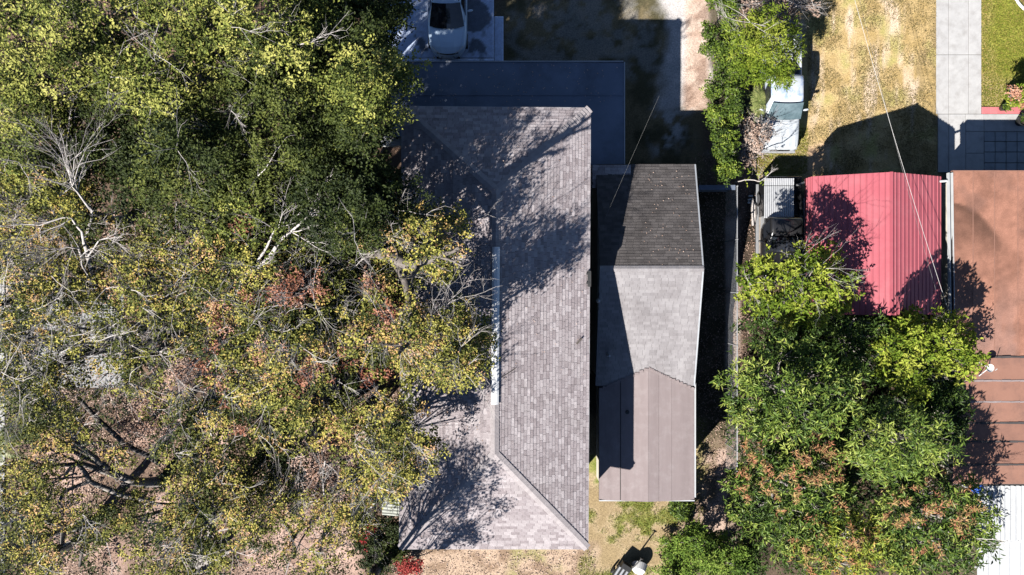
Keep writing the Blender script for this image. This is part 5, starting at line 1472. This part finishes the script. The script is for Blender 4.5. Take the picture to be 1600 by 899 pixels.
SH = dict(Lr=(.08, .13), Wr=(.04, .06), spread=.05, per=10)
# hedge
for k, (py0, py1, w, zt) in enumerate(((-30, 75, 21, 2.5), (75, 180, 22, 2.7), (170, 285, 20, 2.4))):
    lab = ['clipped green hedge bush at the top edge, first of the hedge row', 'middle bush of the green hedge row beside the sandy strip', 'lowest bush of the green hedge row, tapering to the dark side yard'][k]
    rng = random.Random(400 + k); cl = []
    for _ in range(34):
        y = rng.uniform(py0, py1); ww = w * (1 if k < 2 or y < 235 else .55); x = 1126 + (6 if k == 2 else 0) + (y - 240) * (.25 if y > 240 else 0) + rng.uniform(-ww, ww)
        cl.append(P(x, y, zt * rng.uniform(.6, 1.0)))
    tree('hedge_bush', lab, 'hedge between the two yards', (1128, (py0 + py1) / 2), cl, 'hedge', cr=.42, tufts=20, per=11, Lr=(.08, .13), Wr=(.045, .065), spread=.05, tr=.05, cat='hedge', seed=400 + k, limbs=4, tint=(.0, .65), tjit=.15, low=.2)
shrub('tree', 'feathery yellow green tree overhanging the bed of the white pickup', 'tree', 1196, 84, 48, 58, 2.6, 4.4, 26, 'lime', 410, cr=.6, tufts=28, per=10, Lr=(.14, .22), Wr=(.03, .045), tint=(.25, .9), lift=.1, tr=.1, bare=.1)
shrub('shrub', 'brown twiggy shrub at the top edge behind the white pickup', 'shrub', 1232, 8, 42, 22, 1.6, 2.6, 11, 'dry', 411, cr=.5, tufts=16, per=8, bare=.9, tint=(.0, .5), **{})
shrub('shrub', 'dry pale shrub flopping over the bonnet of the white pickup', 'shrub', 1178, 200, 22, 26, 1.0, 1.6, 11, 'dry', 412, cr=.42, tufts=18, per=8, bare=.8, tint=(.3, .9), bare_len=.7, group=None)
shrub('shrub', 'pale dead shrub on the ground below the nose of the white pickup', 'shrub', 1176, 240, 18, 10, .3, .6, 6, 'dry', 413, cr=.35, tufts=14, per=8, bare=.9, tint=(.5, 1), bare_len=.6)
shrub('shrub', 'olive shrub in the boundary bed at the top edge by the hedge', 'shrub', 1180, 18, 26, 24, 1.2, 2.0, 9, 'dry', 414, cr=.45, tufts=18, per=8, bare=.9, tint=(.2, .7))
# palm: each frond a part
def palm(label, px, py, n, ln, zc, seed):
    rng = random.Random(seed); q = P(px, py, 0); t = thing('palm', label, 'palm', q)
    m = MB(); m.tube([q, q + Vector((0, 0, zc))], [.13, .09], 8); m.build('trunk', M['bark'], t)
    for i in range(n):
        az = 2 * math.pi * i / n + rng.uniform(-.2, .2); k = 9; l = ln * rng.uniform(.75, 1.1)
        sp = [q + Vector((math.cos(az) * l * j / k, math.sin(az) * l * j / k, zc + l * (.5 * (j / k) - .75 * (j / k) ** 2))) for j in range(k + 1)]
        m = MB(); m.tube(sp, [.016 * (1 - .7 * j / k) for j in range(k + 1)], 3, cap=False)
        side = Vector((-math.sin(az), math.cos(az), 0))
        for j in range(1, k * 2 + 1):
            a = sp[0] + (sp[-1] - sp[0]) * 0; u = j / (k * 2); i0 = min(k - 1, int(u * k)); a = sp[i0] + (sp[i0 + 1] - sp[i0]) * (u * k - i0)
            fw = (sp[i0 + 1] - sp[i0]).normalized()
            for s in (-1, 1):
                d = (side * s + fw * .9 + Vector((0, 0, -.15))).normalized(); w_ = fw.cross(Vector((0, 0, 1))).cross(d) ; lw = l * .34 * (1.15 - u * .7)
                b = a + d * lw; mid = a + d * lw * .5; pw = d.cross(Vector((0, 0, 1))).normalized() * .018
                m.add([a, mid + pw, b, mid - pw], [(0, 1, 2, 3)], rng.random())
        m.build('frond', L['palm'], t)
palm('small grey green palm in the boundary bed west of the white pickup cab', 1171, 168, 13, .85, 1.2, 6)
palm('low palm showing its striped fronds by the pavement at the left edge', 32, 680, 12, 1.3, 1.6, 9)
# flowering bush in the corner and pot plants
shrub('shrub', 'yellow green bush with orange tips on the corner lawn at the right edge', 'shrub', 1590, 150, 16, 14, .7, 1.3, 10, 'lime', 420, cr=.3, tufts=22, per=9, tint=(.3, 1.0), crown2=('russet', .15), **{'Lr': (.1, .15), 'Wr': (.05, .07)})
for (t, q), r, lf, nn in zip(POTS, (.14, .22), ('hedge', 'mango'), (14, 24)):
    nr = np.random.default_rng(4); C = np.array(q)[None] + np.array([0, 0, .38]) + nr.normal(0, r * .5, (nn, 3))
    V, tt = leaf_cards(C, nr.uniform(.0, .6, nn), 8, (.1, .18), (.03, .05), .03, rng=nr)
    link('foliage', quads_mesh('foliage', V - np.array(q), 4, tt, L[lf]), t)
# shrubs at the south end
shrub('shrub', 'fern green shrub south of the annex, spreading to the bottom edge', 'shrub', 1086, 856, 50, 34, .7, 1.7, 27, 'fern', 430, cr=.45, tufts=24, per=10, tint=(.15, .9), **{'Lr': (.1, .16), 'Wr': (.05, .07)})
shrub('shrub', 'bright green shrub on the bottom edge right of the white tub', 'shrub', 1055, 896, 26, 16, .5, 1.2, 11, 'fern', 431, cr=.4, tufts=24, per=10, tint=(.3, 1.0), **{'Lr': (.1, .16), 'Wr': (.05, .07)})
shrub('shrub', 'bright green shrub on the bottom edge next to the flowering mango', 'shrub', 1140, 880, 40, 26, .6, 1.6, 18, 'fern', 432, cr=.42, tufts=24, per=10, tint=(.2, .9), **{'Lr': (.1, .16), 'Wr': (.05, .07)})
shrub('shrub', 'small dark shrub against the southeast corner of the annex', 'shrub', 1062, 798, 14, 14, .5, 1.5, 7, 'hedge', 433, cr=.36, tufts=20, per=9, tint=(.0, .5))
shrub('shrub', 'red bracted bush at the southwest corner of the house', 'shrub', 640, 887, 18, 9, .6, 1.1, 7, 'red', 434, cr=.3, tufts=16, per=9, tint=(.1, .9), **{'Lr': (.1, .16), 'Wr': (.05, .07)})
shrub('shrub', 'dark leafy bush mixed with red bracts beside the ribbed awning', 'shrub', 598, 850, 36, 38, .6, 1.5, 22, 'oak_dark', 435, cr=.42, tufts=22, per=10, tint=(.0, .6), crown2=('red', .07))
# salmon spray above the dark gap
shrub('tree', 'slender tree with salmon pink dead leaves among the green oaks', 'tree', 384, 350, 16, 24, 7.6, 9.0, 6, 'russet', 436, cr=.4, tufts=20, per=9, tint=(.2, .9), tr=.09)
# bare sapling leaning over the planks
q = P(1150, 285, 0); st = thing('sapling', 'bare crooked sapling with a few yellow leaves reaching over the planks', 'sapling', q)
rng = random.Random(3)
limb_px(st, [(1150, 285, 0.2), (1158, 283, 1.6), (1172, 281, 2.2), (1186, 284, 2.5), (1200, 274, 2.6)], .035, .018, fan=4, rng=rng, ln=.5, name='limb')
nr = np.random.default_rng(8); C = np.array([tuple(P(x, y, 2.5)) for x, y in ((1172, 268), (1168, 283), (1190, 285), (1186, 276), (1196, 272))])
V, tt = leaf_cards(C, nr.uniform(.4, .9, len(C)), 9, (.1, .15), (.05, .07), .06, rng=nr); link('leaf_cluster', quads_mesh('leaf_cluster', V - np.array(q), 4, tt, L['lime']), st)

# ------------------------------------------------------------------ loose cover: litter and grass
def scatter(name, n, region, lf, Lr, Wr, z, lift, tint=(.1, .9), dens=None, upb=1.2):
    nr = np.random.default_rng(hash(name) % 1000 if False else len(name) * 7 + n % 97)
    px = nr.uniform(region[0], region[2], n); py = nr.uniform(region[1], region[3], n)
    s = H / F; X = (px - 800) * s; Y = (449.5 - py) * s
    if dens is not None:
        k = nr.random(n) < dens(X, Y, px, py); X, Y = X[k], Y[k]
    C = np.stack([X, Y, np.full(len(X), z)], -1)
    V, tt = leaf_cards(C, nr.uniform(*tint, len(C)), 1, Lr, Wr, .0, upb=upb, lift=lift, rng=nr, jit=.1)
    stuff(link(name, quads_mesh(name, V, 4, tt, L[lf])))
scatter('leaf_litter', 60000, (-60, 330, 660, 960), 'litter', (.07, .13), (.04, .07), .02, .1, dens=lambda X, Y, px, py: smooth(vn.fbm(X, Y, .7, 4), .36, .55) * np.where((px < 10), 0, 1))
scatter('leaf_litter', 2600, (640, 862, 930, 960), 'litter', (.06, .11), (.03, .05), .015, .1)
scatter('leaf_litter', 7000, (1080, 240, 1210, 800), 'litter', (.06, .11), (.03, .05), .02, .1, tint=(.0, .7))
scatter('grass', 60000, (1235, -60, 1462, 285), 'grass', (.05, .10), (.012, .025), .0, .5, dens=lambda X, Y, px, py: smooth(vn.fbm(X, Y, 1.0, 4), .3, .6) * (~((px < 1262) & (py > 60) & (py < 235))), upb=.6)
scatter('grass', 30000, (1533, -60, 1640, 168), 'grass_green', (.05, .10), (.014, .028), .0, .5, upb=.6)
scatter('grass', 26000, (905, 760, 1100, 940), 'grass_green', (.05, .10), (.012, .025), .0, .5, dens=lambda X, Y, px, py: smooth(vn.fbm(X + 40, Y, 1.1, 5), .44, .6), upb=.6)
scatter('grass', 8000, (1175, 200, 1262, 272), 'grass_green', (.05, .10), (.012, .025), .0, .5, tint=(.3, .9), upb=.6)
ur = np.random.default_rng(91); C = []
for _ in range(560):
    a, b = ur.uniform(-30, 628), ur.uniform(-20, 899)
    if any(x0 < a < x1 and y0 < b < y1 for x0, y0, x1, y1 in ((195, 605, 290, 700), (50, 685, 130, 800), (455, 655, 570, 810), (215, 760, 300, 860), (380, 780, 560, 900), (60, 450, 196, 608))): continue
    if a > 560 and b < 300: continue
    q = np.array(P(a, b, ur.uniform(.2, .7))); C.append(q + ur.normal(0, 1, (16, 3)) * np.array([.45, .45, .18]))
C = np.concatenate(C); C[:, 2] = np.maximum(C[:, 2], .08)
V, tt = leaf_cards(C, ur.uniform(.0, .6, len(C)), 8, (.10, .17), (.05, .08), .06, rng=ur)
stuff(link('shade_fill_undergrowth', quads_mesh('shade_fill_undergrowth', V, 4, tt, L['oak_dark'])))  # dark leaves added low down so gaps between crowns read as shade
C = []
for _ in range(260):
    a, b = ur.uniform(1160, 1500), ur.uniform(470, 899); q = np.array(P(a, b, ur.uniform(.4, 1.6))); C.append(q + ur.normal(0, 1, (14, 3)) * np.array([.45, .45, .2]))
C = np.concatenate(C); C[:, 2] = np.maximum(C[:, 2], .08)
V, tt = leaf_cards(C, ur.uniform(.0, .3, len(C)), 8, (.16, .26), (.05, .07), .06, rng=ur)
stuff(link('shade_fill_undergrowth', quads_mesh('shade_fill_undergrowth', V, 4, tt, L['mango'])))  # added dark leaves that stand in for shade between the right crowns
# leaves fallen on the roofs
nr = np.random.default_rng(44)
def roof_leaves(n, reg, zf, tint, lf='litter', Lr=(.04, .09), Wr=(.03, .05)):
    px = nr.uniform(reg[0], reg[2], n); py = nr.uniform(reg[1], reg[3], n); C = []
    for a, b in zip(px, py):
        z = zf(a, b); C.append(tuple(P(a, b, z)))
    V, tt = leaf_cards(np.array(C), nr.uniform(*tint, n), 1, Lr, Wr, 0, upb=2.0, lift=.05, rng=nr)
    stuff(link('fallen_leaves', quads_mesh('fallen_leaves', V, 4, tt, L[lf])))
def zcot(a, b):
    y = P(a, b, 3.9).y; return CZR - abs(y - yr) * (CZR - CZE) / (yN - yr) + .035
roof_leaves(80, (1000, 262, 1085, 415), zcot, (.3, .9), Lr=(.03, .065), Wr=(.02, .04))
roof_leaves(130, (640, 100, 965, 160), lambda a, b: ZP + .01, (.5, 1))
roof_leaves(30, (945, 610, 1075, 775), lambda a, b: 3.25 - abs(a - 1013) / 72 * .45, (.2, .9))
# twigs and a stick lying on the house roof
def zhouse(a, b):
    x = (a - 800) * (H - 6.5) / F; return ZR - abs(x + .66) * (ZR - ZE) / 3.72 + .04
def zwest(a, b): return zhouse(a, b) - .0
roof_leaves(260, (640, 330, 768, 850), zwest, (.1, .9)); roof_leaves(90, (780, 200, 915, 600), zwest, (.2, .8), Lr=(.03, .06), Wr=(.02, .04))
def stick(label, pts, r):
    q = [P(a, b, zhouse(a, b)) for a, b in pts]; m = MB(); m.tube(q, r, 5); tag(m.build('stick', M['bark_dark'], base=q[0]), label, 'stick')
stick('short black stick lying on the sunlit east slope of the house roof', [(901, 538), (905, 533), (909, 529)], .035)
stick('thin twig lying on the roof right of the white ridge vent end', [(784, 590), (795, 583), (804, 577), (806, 575)], .013)

print('TRIS', sum(len(p.vertices) - 2 for m in bpy.data.meshes for p in m.polygons) if False else sum(len(m.polygons) for m in bpy.data.meshes))
